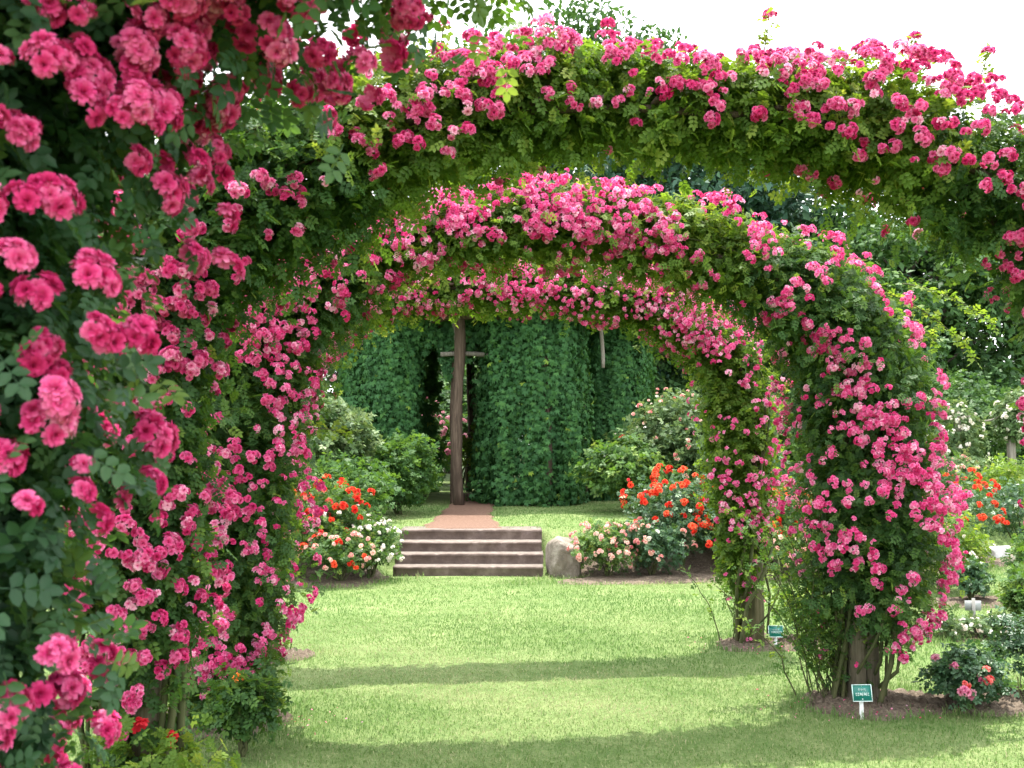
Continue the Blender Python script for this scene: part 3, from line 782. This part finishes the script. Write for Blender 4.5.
# rows on the right
bush('rose_bush', 'low bluish rose bush with few pink blooms beside the double timber post', 'rose bush', 3.60, 5.84, .24, .36, L_GLOSS, .068, 190, [(P_MAUVE, 6, .026, (2, 3), FL, .5, 6), (P_RED, 4, .024, (1, 2), FL, .8, 4)], LEAF5, group=GB, seed=21)
bush('rose_bush', 'glossy dark green rose bush cut by the right edge, in the near bed', 'rose bush', 4.28, 6.1, .32, .58, L_GLOSS, .074, 190, [(P_WHITE, 3, .022, (1,), FL, .4, 3)], LEAF5, group=GB, seed=22)
bush('rose_bush', 'airy yellow green rose bush below the flame orange roses, right of the third arch', 'rose bush', 6.35, 10.7, .50, .85, L_YELLOW, .08, 330, [(P_WHITE, 6, .024, (1, 2), FL, .5, 6)], group=GB, seed=23)
bush('rose_bush', 'thin young rose bush in the middle row beyond the grey board', 'rose bush', 6.2, 9.95, .22, .45, L_GLOSS, .075, 130, (), group=GB, seed=24)
bush('rose_bush', 'full leafy rose bush at the right edge, one row beyond the grey board', 'rose bush', 6.85, 9.7, .40, .8, L_BUSH, .08, 330, [(P_WHITE, 5, .024, (1, 2), FL, .5, 5)], group=GB, seed=25)
bush('rose_bush', 'rounded bush with pale young leaves at the foot of the grey board row', 'rose bush', 5.66, 8.2, .26, .56, L_BUSH, .08, 280, (), group=GB, seed=26)
bush('rose_bush', 'small sprawling yellow green rose at the base of the slim round post', 'rose bush', 3.62, 8.15, .30, .46, L_YELLOW, .07, 110, [(P_PINK, 5, .024, (1, 2), FL, .5, 5)], group=GB, seed=28)
bush('rose_bush', 'bluish green rose bush with a few red blooms near the pale stone block', 'rose bush', 10.0, 14.6, .8, 1.15, L_GLOSS, .09, 360, [(P_RED, 8, .036, (2, 3), FL, .5, 8)], group=GB, seed=29)
bush('rose_bush', 'yellow green rose bush low at the right edge beyond the stone block', 'rose bush', 10.7, 16.0, .8, .95, L_YELLOW, .09, 300, [(P_RED, 4, .036, (2, 3), FL, .5, 4)], group=GB, seed=30)
for k, (x, y, lb) in enumerate([(4.82, 8.10, 'tiny white edged bedding plant left of the grey board'), (5.08, 8.02, 'tiny white edged bedding plant under the grey board'), (5.36, 8.12, 'tiny white edged bedding plant at the right end of the board row')]):
    bush('bedding_plant', lb, 'plant', x, y, .22, .16, L_PALE, .05, 90, [(P_WHITE, 16, .014, (2, 3), FL, .5, 16)], group='bedding plants along the board row', seed=33 + k, stems=4)
# small roses around the feet of the left columns
bush('rose_bush', 'small leafy rose bush with one flame orange bloom at the third arch foot', 'rose bush', -.70, 5.48, .22, .48, L_ROSE, .07, 130, [(P_FLAME, 1, .044, (1,), FL, .5, 1)], LEAF5, group=GB, seed=41)
bush('rose_bush', 'loose low rose bush with coral blooms in front of the split dark post', 'rose bush', -.78, 3.75, .34, .62, L_YELLOW, .070, 120, [(P_RED, 5, .026, (1, 2), FL, .35, 5), (P_MAUVE, 4, .024, (3, 5), FL, .6, 4)], LEAF7, group=GB, seed=42)

# shrubs behind the steps
GS = 'shrubs around the summerhouse'
bush('shrub', 'rounded pale green shrub left of the summerhouse opening', 'shrub', -.85, 16.3, .85, 1.95, L_PALE, .13, 900, [(P_WHITE, 10, .018, (2, 3), FL, .3, 10)], LEAF3, GS, seed=51, stems=8)
bush('shrub', 'bright green feathery shrub spilling onto the path at the summerhouse door', 'shrub', .30, 16.6, .68, 1.2, L_BRIGHT, .13, 700, (), LEAF5LO, GS, seed=52)
bush('shrub', 'low bright green shrub at the left foot of the creeper wall', 'shrub', -.55, 15.3, .8, .85, L_BRIGHT, .12, 500, (), LEAF5LO, GS, seed=53)
bush('shrub', 'big shrub with pale pink and white flowers right of the summerhouse', 'shrub', 5.05, 16.6, 1.05, 2.0, L_PALE, .12, 900, [(P_PALE, 50, .026, (2, 3, 4), FL, .4, 50), (P_WHITE, 20, .020, (2, 3), FL, .4, 20)], LEAF3, GS, seed=54)
bush('shrub', 'mid green leafy shrub at the right foot of the creeper wall', 'shrub', 4.05, 16.1, .75, 1.25, L_BUSH, .12, 600, [(P_RED, 5, .03, (1, 2), FL, .3, 5)], LEAF3, GS, seed=55)
bush('shrub', 'dark green broad shrub behind the orange red rose bushes', 'shrub', 5.9, 16.2, .9, 1.15, L_GLOSS, .12, 560, (), LEAF3, GS, seed=56)
bush('shrub', 'blue green conifer like shrub seen between the two right hand columns', 'shrub', 7.7, 17.5, 1.1, 1.9, L_BUSH, .13, 800, (), LEAF3, GS, seed=57)
bush('shrub', 'yellow green young shrub growing inside the summerhouse opening', 'shrub', 2.35, 21.8, .55, 1.5, L_YELLOW, .13, 320, (), LEAF3, GS, seed=58)
bush('shrub', 'flowering pink rose shrub glimpsed through the summerhouse opening', 'shrub', 1.15, 24.6, .9, 1.95, L_BUSH, .12, 600, [(P_MAUVE, 70, .045, (4, 6), FL, .7, 60)], LEAF3, GS, seed=59)
bush('shrub', 'dark shrub closing the view behind the summerhouse opening', 'shrub', 2.2, 27.5, 2.4, 3.2, L_TREE, .2, 1100, (), LEAF3, GS, seed=60)
bush('shrub', 'wide dark shrub at the far left behind the rose columns', 'shrub', -3.4, 16.5, 1.6, 2.2, L_BUSH, .14, 900, (), LEAF3, GS, seed=61)

# ------------------------------------------------------------------ stone steps
st = thing('stone_steps', 'four brown stone steps with pale worn edges at the end of the lawn', 'steps', (1.12, 12.73, 0), -YAW)
for k in range(4):
    dep = .42 if k < 3 else .62; n = 40
    rr = np.random.default_rng(60 + k)
    A = Acc(); hw = .95 + .012 * (k % 2)
    xs = np.linspace(-hw, hw, n); z1 = .13 * (k + 1); z0 = z1 - (.13 if k else .30); yb = .30 * k
    wob = .006 * np.cumsum(rr.normal(size=n)) * .4; wob -= np.linspace(wob[0], wob[-1], n); chip = -.014 * np.abs(rr.normal(size=n)) * (rr.random(n) < .3)
    prof = [(.012, z0), (.010, z1 - .04), (.002, z1 - .034), (0, z1 - .012), (.014, z1 - .002), (.2, z1), (dep, z1), (dep, z0)]
    V = []
    for x, w_, c_ in zip(xs, wob, chip):
        for q, (py, pz) in enumerate(prof):
            e = 1 if q in (2, 3, 4) else 0
            V.append((x, yb + py + w_ * (q < 5) - c_ * e * .8, pz + (w_ * .5 + c_ * .5) * (q in (3, 4))))
    m = len(prof)
    F = [(i*m+j, (i+1)*m+j, (i+1)*m+j+1, i*m+j+1) for i in range(n-1) for j in range(m-1)]
    for b in (0, (n-1)*m): F += [(b, b+1, b+6, b+7), (b+1, b+2, b+5, b+6), (b+2, b+3, b+4, b+5)]
    A.add(V, F); o = A.build('step', M_STONE, st)
    o.data.materials.append(M_WORN)
    for p in o.data.polygons:                       # the worn, lighter top slab edge
        if p.index % (m - 1) in (4, 5) and p.index < (n - 1) * (m - 1): p.material_index = 1

def rock(name, label, cat, x, y, s, seed, mat, z=None, rz=0.0):
    """an angular stone: the hull of scattered points, edges worn, faces roughened"""
    import bmesh
    r = np.random.default_rng(seed); V = unit(r.normal(size=(30, 3))); V = np.sign(V) * np.abs(V) ** .5
    bm = bmesh.new()
    for v in V * np.array(s): bm.verts.new(v)
    h = bmesh.ops.convex_hull(bm, input=bm.verts[:])
    bmesh.ops.delete(bm, geom=[v for v in bm.verts if not v.link_faces], context='VERTS')
    bmesh.ops.dissolve_limit(bm, angle_limit=.12, verts=bm.verts[:], edges=bm.edges[:])
    bmesh.ops.bevel(bm, geom=bm.edges[:], offset=min(s) * .09, segments=2, affect='EDGES', profile=.6)
    bmesh.ops.triangulate(bm, faces=bm.faces[:])
    bmesh.ops.subdivide_edges(bm, edges=bm.edges[:], cuts=3, use_grid_fill=True)
    bm.verts.ensure_lookup_table(); P = np.array([v.co[:] for v in bm.verts]); k = min(s)
    d = lump(P, 5 / k, seed + 1) * .035 * k + lump(P, 14 / k, seed + 2) * .02 * k; N = unit(P)
    for v, q in zip(bm.verts, P + N * d[:, None]): v.co = q
    me = bpy.data.meshes.new(name); bm.to_mesh(me); bm.free(); me.materials.append(mat)
    for p in me.polygons: p.use_smooth = True
    o = bpy.data.objects.new(name, me); C.objects.link(o); o.location = (x, y, (gz(x, y) if z is None else z) + s[2] * .72); o.rotation_euler = (0, 0, rz)
    return tag(o, label, cat)
rock('boulder', 'grey boulder with pale top at the right end of the stone steps', 'boulder', 2.36, 12.72, (.23, .28, .30), 3, M_ROCK, z=-.02)
rock('stone_block', 'pale oblong stone block lying on the mulch by the flame orange roses', 'stone', 9.05, 13.75, (.24, .16, .12), 5, M_BLOCK)

# ------------------------------------------------------------------ signs
def plant_sign(label, x, y, rz, w, h, top, lines):
    t = thing('plant_sign', label, 'plant sign', (x, y, gz(x, y)), rz, 'green plant name signs at the arch posts')
    A = Acc(); box(A, (0, .012, (top - h) / 2 - .02), (.022, .012, top - h * .2), bev=.002); A.build('stake', M_WHITE, t)
    tilt = .22; Rt = np.array([[1, 0, 0], [0, math.cos(tilt), math.sin(tilt)], [0, -math.sin(tilt), math.cos(tilt)]]).T
    R = np.array([[1, 0, 0], [0, math.cos(-tilt), -math.sin(-tilt)], [0, math.sin(-tilt), math.cos(-tilt)]])
    A = Acc(); box(A, (0, 0, 0), (w, .006, h), R=R); b = A.build('board', M_GREEN, t); b.location = (0, 0, top - h / 2)
    A = Acc(); e = .004
    for c_, s_ in (((0, -.004, h/2 - e/2), (w, .003, e)), ((0, -.004, -h/2 + e/2), (w, .003, e)), ((-w/2 + e/2, -.004, 0), (e, .003, h - 2*e)), ((w/2 - e/2, -.004, 0), (e, .003, h - 2*e))):
        box(A, np.array(c_) @ R.T, s_, R=R)
    A.build('border', M_LETTER, b)
    A = Acc(); r = random.Random(int(x * 100))
    for zf, wf, lh in lines:                           # lettering too small to read: rows of letter strokes
        z = h * zf; xx = -w * wf / 2; lw = lh * .62
        while xx < w * wf / 2:
            kind = r.randrange(4)
            def bit(cx, cz, sx, sz): box(A, np.array((xx + cx, -.0045, z + cz)) @ R.T, (sx, .002, sz), R=R)
            bit(lw * .12, 0, lw * .2, lh)
            if kind != 0: bit(lw * .5, lh * .42, lw * .5, lh * .17)
            if kind in (1, 2): bit(lw * .5, -.02 * lh, lw * .5, lh * .16)
            if kind in (2, 3): bit(lw * .5, -lh * .42, lw * .5, lh * .17)
            if kind == 1: bit(lw * .84, 0, lw * .18, lh * .8)
            xx += lw * 1.22
    A.build('lettering', M_LETTER, b)
    return t
plant_sign('green plant sign on a white stake before the double timber post', 2.86, 5.74, -.10, .118, .098, .205, [(.20, .36, .010), (-.08, .66, .016), (.40, .03, .008), (-.36, .05, .009)])
plant_sign('green plant sign on a white stake at the slim round post', 3.20, 7.88, -.22, .120, .092, .185, [(.12, .40, .010), (-.08, .62, .014)])
t = thing('plant_sign', 'grey sign board seen from behind on a thin stake in the rose row', 'sign', (5.13, 8.2, gz(5.13, 8.2)), -.25)
A = Acc(); box(A, (0, 0, .14), (.025, .02, .34), bev=.003); A.build('stake', M_GREYSTAKE, t)
A = Acc(); box(A, (0, .016, .245), (.135, .008, .085)); A.build('board', M_GREYBOARD, t)

# ------------------------------------------------------------------ summerhouse buried in creeper
GX, GY, GR = 2.55, 20.6, 3.1
hz = gz(GX, GY)
gh = thing('summerhouse', 'log summerhouse buried under dark green creeper, open beside a brown log post', 'summerhouse', (GX, GY, hz))
NS = 10
ang = [(-PI / 2 + .18) + k * 2 * PI / NS for k in range(NS)]
vx = [(GR * .84 * math.cos(a), GR * .84 * math.sin(a)) for a in ang]
# world positions relative to the centre
r = np.random.default_rng(77)
for k, (x, y) in enumerate(vx):
    if y < 0 and 1.0 < x < 2.1: x, y = x * .9 - .35, y * .8
    A = Acc(); zz = np.linspace(-.1, 3.5, 12)
    tube(A, np.stack([x + .03 * np.sin(zz * 1.7 + k), y + .03 * np.cos(zz * 1.3 + k), zz], -1), .095 + .012 * np.sin(zz * 4 + k), 8)
    A.build('post', M_LOG, gh)
# the post that stands free in the opening, with its upper log coloured as if sunlit
px, py = 1.37 - GX, 18.75 - GY
A = Acc(); zz = np.linspace(-.15, 2.82, 16); tube(A, np.stack([px + .012 * np.sin(zz * 2.2 + 1), py + 0 * zz, zz], -1), 0.072 - .007 * zz + .008 * np.sin(zz * 5), 10); A.build('post', M_LOG, gh)
A = Acc(); zz = np.linspace(2.72, 3.75, 8); tube(A, np.stack([px + .06 + .03 * np.sin(zz * 3), py - .12 + 0 * zz, zz], -1), .085 + .008 * np.sin(zz * 6), 8); A.build('post', M_LOGPALE, gh)
A = Acc(); xx = np.linspace(px - .26, px + 1.25, 8); tube(A, np.stack([xx, py - .14 + .05 * (xx - px), 2.75 + .012 * np.sin(xx * 5)], -1), .045, 8); A.build('beam', M_LOGPALE, gh)
A = Acc(); zz = np.linspace(2.5, 3.6, 8); tube(A, np.stack([4.12 - GX + .03 * np.sin(zz * 3), 18.35 - GY + 0 * zz, zz], -1), .036, 8); A.build('post', M_LOGPALE, gh)
for k in range(NS):
    (x0, y0), (x1, y1) = vx[k], vx[(k + 1) % NS]
    q = np.linspace(-.04, 1.04, 6); A = Acc(); tube(A, np.stack([x0 + (x1 - x0) * q, y0 + (y1 - y0) * q, 3.42 + .02 * np.sin(q * 9)], -1), .08, 8); A.build('beam', M_LOG, gh)
# roof: boards under a low cone, covered with creeper
A = Acc(); n = 40
V = [(.1 * math.cos(a), .1 * math.sin(a), 4.45) for a in np.arange(n) * 2 * PI / n] + [((GR + .25) * math.cos(a), (GR + .25) * math.sin(a), 3.5) for a in np.arange(n) * 2 * PI / n]
V += [(x, y, z - .06) for x, y, z in V]
F = [(j, n + j, n + (j + 1) % n, (j + 1) % n) for j in range(n)] + [(2*n + j, 2*n + (j + 1) % n, 3*n + (j + 1) % n, 3*n + j) for j in range(n)] + [(n + j, 3*n + j, 3*n + (j + 1) % n, n + (j + 1) % n) for j in range(n)]
A.add(V, F); A.build('roof', M_LOG, gh)

def curtain(pts, z0f, z1, thick, dens, seed, gaps=0.0, leaf=.088, bulge=.25):
    """creeper leaves hanging in overlapping sheets along a plan polyline (summerhouse coordinates)"""
    r = np.random.default_rng(seed); pts = np.array(pts, float)
    d = np.concatenate([[0], np.cumsum(np.linalg.norm(np.diff(pts, axis=0), axis=1))]); L = d[-1]
    n = int(dens * L * (z1 - .0)); s = r.uniform(0, L, n); z = r.uniform(0, z1, n)
    ok = z > np.array([z0f(a / L) for a in s]); s, z = s[ok], z[ok]; n = len(s)
    X = np.interp(s, d, pts[:, 0]); Y = np.interp(s, d, pts[:, 1])
    tx = np.interp(np.minimum(s + .05, L), d, pts[:, 0]) - np.interp(np.maximum(s - .05, 0), d, pts[:, 0]); ty = np.interp(np.minimum(s + .05, L), d, pts[:, 1]) - np.interp(np.maximum(s - .05, 0), d, pts[:, 1])
    nrm = unit(np.stack([ty, -tx, 0 * tx], -1))
    lm = .45 * lump(np.stack([s, z * .35, 0 * s], -1), 2.6, seed) + .75 * lump(np.stack([s, z * .16, 0 * s], -1), 11, seed + 1)
    w = np.sin(np.clip(s / L, .0, 1) * PI) ** .5
    off = bulge * (w - .6) + thick * lm * .8 - thick * r.random(n) ** 1.5 * 1.4
    pos = np.stack([X, Y, z], -1) + nrm * off[:, None] + r.normal(size=(n, 3)) * .03
    yd = unit(np.array([0, 0, -1.]) + r.normal(size=(n, 3)) * .38 + nrm * .15); zh = unit(nrm * .8 + np.array([0, 0, .55]) + r.normal(size=(n, 3)) * .35)
    A = Acc(); t = .42 + .14 * r.normal(size=n) + .14 * lm + .35 * (r.random(n) < .03)
    A.scatter(*LEAFBIG, pos, frames(yd, zh), leaf * r.uniform(.6, 1.25, n), t)
    return A.build('creeper_curtain', L_IVY, gh)
def arc(a0, a1, rr, n=14):
    return [(rr * math.cos(a), rr * math.sin(a)) for a in np.linspace(a0, a1, n)]
def at(x, y): return (x - GX, y - GY)
low = lambda q: .0
# left of the opening, right of it (bulging forward), the recessed one further right, and the rear
curtain([at(-.9, 20.6), at(-.7, 19.4), at(-.1, 18.7), at(.30, 18.5), at(.68, 18.75), at(.75, 19.7)], low, 3.7, .24, 1050, 81)
curtain([at(1.95, 19.9), at(1.86, 18.8), at(2.15, 18.15), at(2.8, 17.8), at(3.5, 18.05), at(3.85, 18.7), at(3.95, 19.6)], low, 3.75, .30, 1100, 82)
curtain([at(3.9, 19.7), at(4.2, 19.1), at(4.9, 19.2), at(5.4, 19.9), at(5.65, 21.)], low, 3.6, .25, 950, 83)
curtain([at(.55, 18.75), at(1.3, 18.62), at(2.0, 18.5)], lambda q: 2.72 + .25 * math.sin(q * 9) + .2 * math.sin(q * 23), 3.7, .15, 800, 84, bulge=.1)
curtain(arc(-.1, 1.2, GR), low, 3.6, .22, 330, 85, leaf=.15)
curtain(arc(2.0, 3.3, GR), low, 3.6, .22, 330, 86, leaf=.15)
# roof creeper
n = 9000; a = r.uniform(0, 6.28, n); q = np.sqrt(r.random(n)) * (GR + .4)
pos = np.stack([q * np.cos(a), q * np.sin(a), 4.52 - q / (GR + .4) * 1.0], -1); pos[:, 2] += .18 * lump(pos, 2.0, 88) + .10 * r.random(n)
yd = unit(np.stack([np.cos(a), np.sin(a), -.5 + 0 * a], -1) + r.normal(size=(n, 3)) * .4); zh = unit(np.array([0, 0, 1.]) + r.normal(size=(n, 3)) * .35)
A = Acc(); A.scatter(*LEAFBIG, pos, frames(yd, zh), .15 * r.uniform(.6, 1.2, n), .45 + .16 * r.normal(size=n)); A.build('creeper_curtain', L_IVY, gh)

# ------------------------------------------------------------------ small white rose arch far right
y0, xa, xb = 19.2, 11.75, 12.95
wa = thing('rose_arch', 'small distant rope swag of cream roses on a grey post at the right edge', 'rose arch', (0, 0, 0))
for x in (xa, xb):
    A = Acc(); z = gz(x, y0); box(A, (x, y0, z + .85), (.14, .14, 1.9), bev=.02); A.build('post', M_LOGPALE, wa)
q = np.linspace(0, 1, 16); A = Acc(); tube(A, np.stack([xa + (xb - xa) * q, y0 + 0 * q, gz(xa, y0) + 1.85 - .22 * np.sin(q * PI)], -1), .02, 6); A.build('rope', M_LOGPALE, wa)
r = np.random.default_rng(5); A = Acc(); B = Acc()
for x, zt, zb, wd in ((xa, 2.0, .2, .62), (xb + .2, 2.25, 1.15, .55)):
    n = 2300; u = unit(r.normal(size=(n, 3))); f = r.random(n) ** .4; zc = (zt + zb) / 2
    pos = u * f[:, None] * np.array([wd, .45, (zt - zb) / 2]) * (1 + .25 * lump(u, 4, 9))[:, None] + np.array([x, y0, gz(x, y0) + zc])
    A.scatter(*LEAF3, pos, frames(unit(r.normal(size=(n, 3)) - np.array([0, 0, .3])), unit(u + np.array([0, 0, .7]) + .4 * r.normal(size=(n, 3)))), .12 * r.uniform(.6, 1.2, n), .5 + .16 * r.normal(size=n))
A.build('foliage', L_PALE, wa)
bank = cluster_meshes('flower_cluster', P_WHITE, 0, .032, (3, 4, 5), .45, 6, 4444, .2)
for x, zt, zb, wd in ((xa, 2.0, .2, .62), (xb + .2, 2.25, 1.15, .55)):
    for k in range(48):
        u = unit(r.normal(size=3) + np.array([0, -.7, .4])); zc = (zt + zb) / 2
        p = u * np.array([wd, .45, (zt - zb) / 2]) * 1.02 + np.array([x, y0, gz(x, y0) + zc]); place_mesh('flower_cluster', bank[k % 6], p, u, wa, r.uniform(.8, 1.2))

bush('shrub', 'dark rounded shrub beyond the cream roses at the right edge', 'shrub', 14.6, 24.5, 2.2, 2.6, L_TREE, .17, 1300, (), LEAF3, GS, seed=62)
bush('shrub', 'wide dark shrub behind the flame orange roses, beyond the lawn', 'shrub', 11.2, 24.0, 1.9, 2.4, L_TREE, .16, 1200, (), LEAF3, GS, seed=63)
bush('shrub', 'dark shrub farthest right beyond the cream roses', 'shrub', 18.4, 26.0, 2.4, 2.8, L_TREE, .17, 1300, (), LEAF3, GS, seed=64)
bush('rose_bush', 'cream and pink rose bush under the distant rope swag', 'rose bush', 11.2, 18.2, .7, .9, L_PALE, .1, 500, [(P_PALE, 34, .03, (3, 4), FL, .6, 34)], LEAF3, GB, seed=65)
# ------------------------------------------------------------------ trees
def tree(label, x, y, h, spread, kind, seed, leaf, n_clump, per, mat, base=.25, group='trees behind the garden', name=None):
    r = np.random.default_rng(seed); z = gz(x, y)
    root = thing(name or ('conifer_tree' if kind == 'conifer' else 'broadleaf_tree'), label, 'tree', (x, y, z), 0, group)
    A = Acc(); zz = np.linspace(-.3, h * .92, 12)
    ctr = np.stack([.03 * h * np.sin(zz * .5 + seed) * zz / h, .03 * h * np.cos(zz * .4 + seed) * zz / h, zz], -1)
    tube(A, ctr, np.interp(zz, [-.3, .4, h * .92], [h * .034, h * .024, .03]), 8); 
    u = unit(r.normal(size=(n_clump, 3)))
    if kind == 'conifer':
        t = r.random(n_clump) ** .8; zc = h * (base + (1 - base) * t); rad = spread * (1 - t) ** .75 * r.uniform(.35, 1.0, n_clump) + .1
        a = r.uniform(0, 6.28, n_clump); cc = np.stack([rad * np.cos(a), rad * np.sin(a), zc - .12 * rad], -1); cr = np.full(n_clump, spread * .20) * r.uniform(.7, 1.2, n_clump); flat = .38
    else:
        f = r.uniform(.35, 1.0, n_clump) ** .6
        lm = 1 + .25 * lump(u, 2.5, seed)
        cc = u * (f * lm)[:, None] * np.array([spread, spread, h * (1 - base) / 2]) + np.array([0, 0, h * (base + (1 - base) / 2)])
        cr = spread * .23 * r.uniform(.7, 1.3, n_clump); flat = .7
    for k in range(0, n_clump, 3):                     # limbs out to the clumps
        c = cc[k]; b = np.array([0, 0, max(c[2] - .55 * np.hypot(c[0], c[1]) - .05 * h, h * .12)]); b[:2] = [np.interp(b[2], zz, ctr[:, 0]), np.interp(b[2], zz, ctr[:, 1])]
        q = np.linspace(0, 1, 6)[:, None]; pp = b + (c - b) * q + np.array([0, 0, .06 * h]) * np.sin(q * PI) * .5
        tube(A, pp, np.linspace(.006 * h, .012, 6), 5, cap=False)
    A.build('trunk', M_BARK, root)
    A = Acc(); v = .10 * r.normal(size=n_clump)
    w = unit(r.normal(size=(n_clump * per, 3))) * (r.random((n_clump * per, 1)) ** .45); ci = np.repeat(np.arange(n_clump), per)
    pos = cc[ci] + w * cr[ci][:, None] * np.array([1, 1, flat]); pos[:, 2] = np.maximum(pos[:, 2], .1); n = len(pos)
    outw = unit(cc[ci] - np.array([0, 0, h * .5]))
    yd = unit(r.normal(size=(n, 3)) + outw * .6 - np.array([0, 0, .45 if kind != 'conifer' else .6])); zh = unit(np.array([0, 0, .9]) + w * .7 + r.normal(size=(n, 3)) * .45)
    A.scatter(*LEAF1, pos, frames(yd, zh), leaf * r.uniform(.6, 1.25, n), .42 + v[ci] + .16 * r.normal(size=n))
    A.build('crown', mat, root); return root
TG = 'trees behind the garden'
tree('tall broadleaf tree whose top rises above the second arch against the sky', 9.6, 46, 20.2, 7.2, 'b', 201, .36, 210, 190, L_TREE, .3)
tree('broad open blue green conifer with sky gaps, seen under the crown of the second arch', 12.2, 36, 15.5, 5.6, 'b', 202, .36, 230, 150, L_CEDAR, .05, name='conifer_tree')
tree('blue green conifer behind the summerhouse roof, left of the open one', 6.6, 38, 12.5, 3.8, 'conifer', 203, .30, 170, 110, L_CEDAR, .08)
tree('dense dark broadleaf tree filling the gap right of the third arch', 17.5, 31, 10.2, 4.6, 'b', 204, .26, 190, 210, L_TREE, .02)
tree('dense broadleaf tree cut by the right edge of the view', 22.8, 33, 10.5, 4.6, 'b', 205, .27, 160, 190, L_TREE, .02)
tree('dark yew like tree between the summerhouse and the third arch column', 9.6, 26.5, 5.4, 2.2, 'conifer', 206, .20, 170, 110, L_CEDAR, .0)
tree('dark broadleaf tree behind the flame orange roses', 13.2, 27.5, 6.8, 3.0, 'b', 207, .22, 150, 190, L_TREE, .0)
tree('broadleaf tree straight behind the summerhouse', 2.6, 36, 10.5, 4.4, 'b', 208, .28, 150, 180, L_TREE, .08)
tree('broadleaf tree behind the left side of the summerhouse', -2.6, 31, 8.6, 3.8, 'b', 209, .26, 150, 180, L_TREE, .02)
tree('broadleaf tree behind the left arch columns, nearer its taller neighbour', -8.5, 33, 10.5, 4.6, 'b', 210, .28, 130, 170, L_TREE, .02)
tree('tall broadleaf tree at the far left behind the arch columns', -15.5, 38, 12.5, 5.5, 'b', 211, .32, 130, 160, L_TREE, .05)
tree('low round broadleaf tree just right of the summerhouse', 7.0, 27.5, 6.2, 3.0, 'b', 214, .2, 150, 190, L_TREE, .0)
tree('tall conifer at the back, above the dense dark tree on the right', 19.5, 47, 12.0, 4.6, 'conifer', 212, .34, 160, 100, L_CEDAR, .05)

# ------------------------------------------------------------------ light
sc = bpy.context.scene
to_sun = np.array([.24, .86, 3.0]); to_sun /= np.linalg.norm(to_sun)
el = math.asin(to_sun[2]); az = math.atan2(to_sun[0], to_sun[1])
w = bpy.data.worlds.new('World'); sc.world = w; w.use_nodes = True
nt = w.node_tree; bg = nt.nodes['Background']
sky = nt.nodes.new('ShaderNodeTexSky'); sky.sky_type = 'NISHITA'; sky.sun_disc = False
sky.sun_elevation = el; sky.sun_rotation = az; sky.air_density = 1.0; sky.dust_density = 6.0; sky.ozone_density = 1.0
# thin white summer haze: a veil of high cloud over the blue
tc = nt.nodes.new('ShaderNodeTexCoord'); nz = nt.nodes.new('ShaderNodeTexNoise'); nz.inputs['Scale'].default_value = 2.2; nz.inputs['Detail'].default_value = 5
nt.links.new(tc.outputs['Generated'], nz.inputs['Vector'])
rp = nt.nodes.new('ShaderNodeValToRGB'); rp.color_ramp.elements[0].position = .2; rp.color_ramp.elements[0].color = (.7, .7, .7, 1); rp.color_ramp.elements[1].position = .7; rp.color_ramp.elements[1].color = (.95, .95, .95, 1)
nt.links.new(nz.outputs['Fac'], rp.inputs[0])
mx = nt.nodes.new('ShaderNodeMix'); mx.data_type = 'RGBA'; nt.links.new(rp.outputs[0], mx.inputs['Factor'])
nt.links.new(sky.outputs[0], mx.inputs['A']); mx.inputs['B'].default_value = (11.5, 11.8, 12.1, 1)
nt.links.new(mx.outputs['Result'], bg.inputs['Color']); bg.inputs['Strength'].default_value = .14
sd = bpy.data.lights.new('sun', 'SUN'); sd.energy = 4.0; sd.angle = math.radians(.55); sd.color = (1, .95, .86)
so = bpy.data.objects.new('sun', sd); C.objects.link(so); so.rotation_euler = (PI / 2 - el, 0, PI - az)
so.location = (0, 0, 30)
vs = sc.view_settings; vs.view_transform = 'Standard'; vs.look = 'None'; vs.exposure = 1.5; vs.gamma = 1; vs.use_curve_mapping = False
cy = sc.cycles
cy.max_bounces = 7; cy.diffuse_bounces = 4; cy.glossy_bounces = 2; cy.transmission_bounces = 5; cy.transparent_max_bounces = 4
cy.caustics_reflective = False; cy.caustics_refractive = False
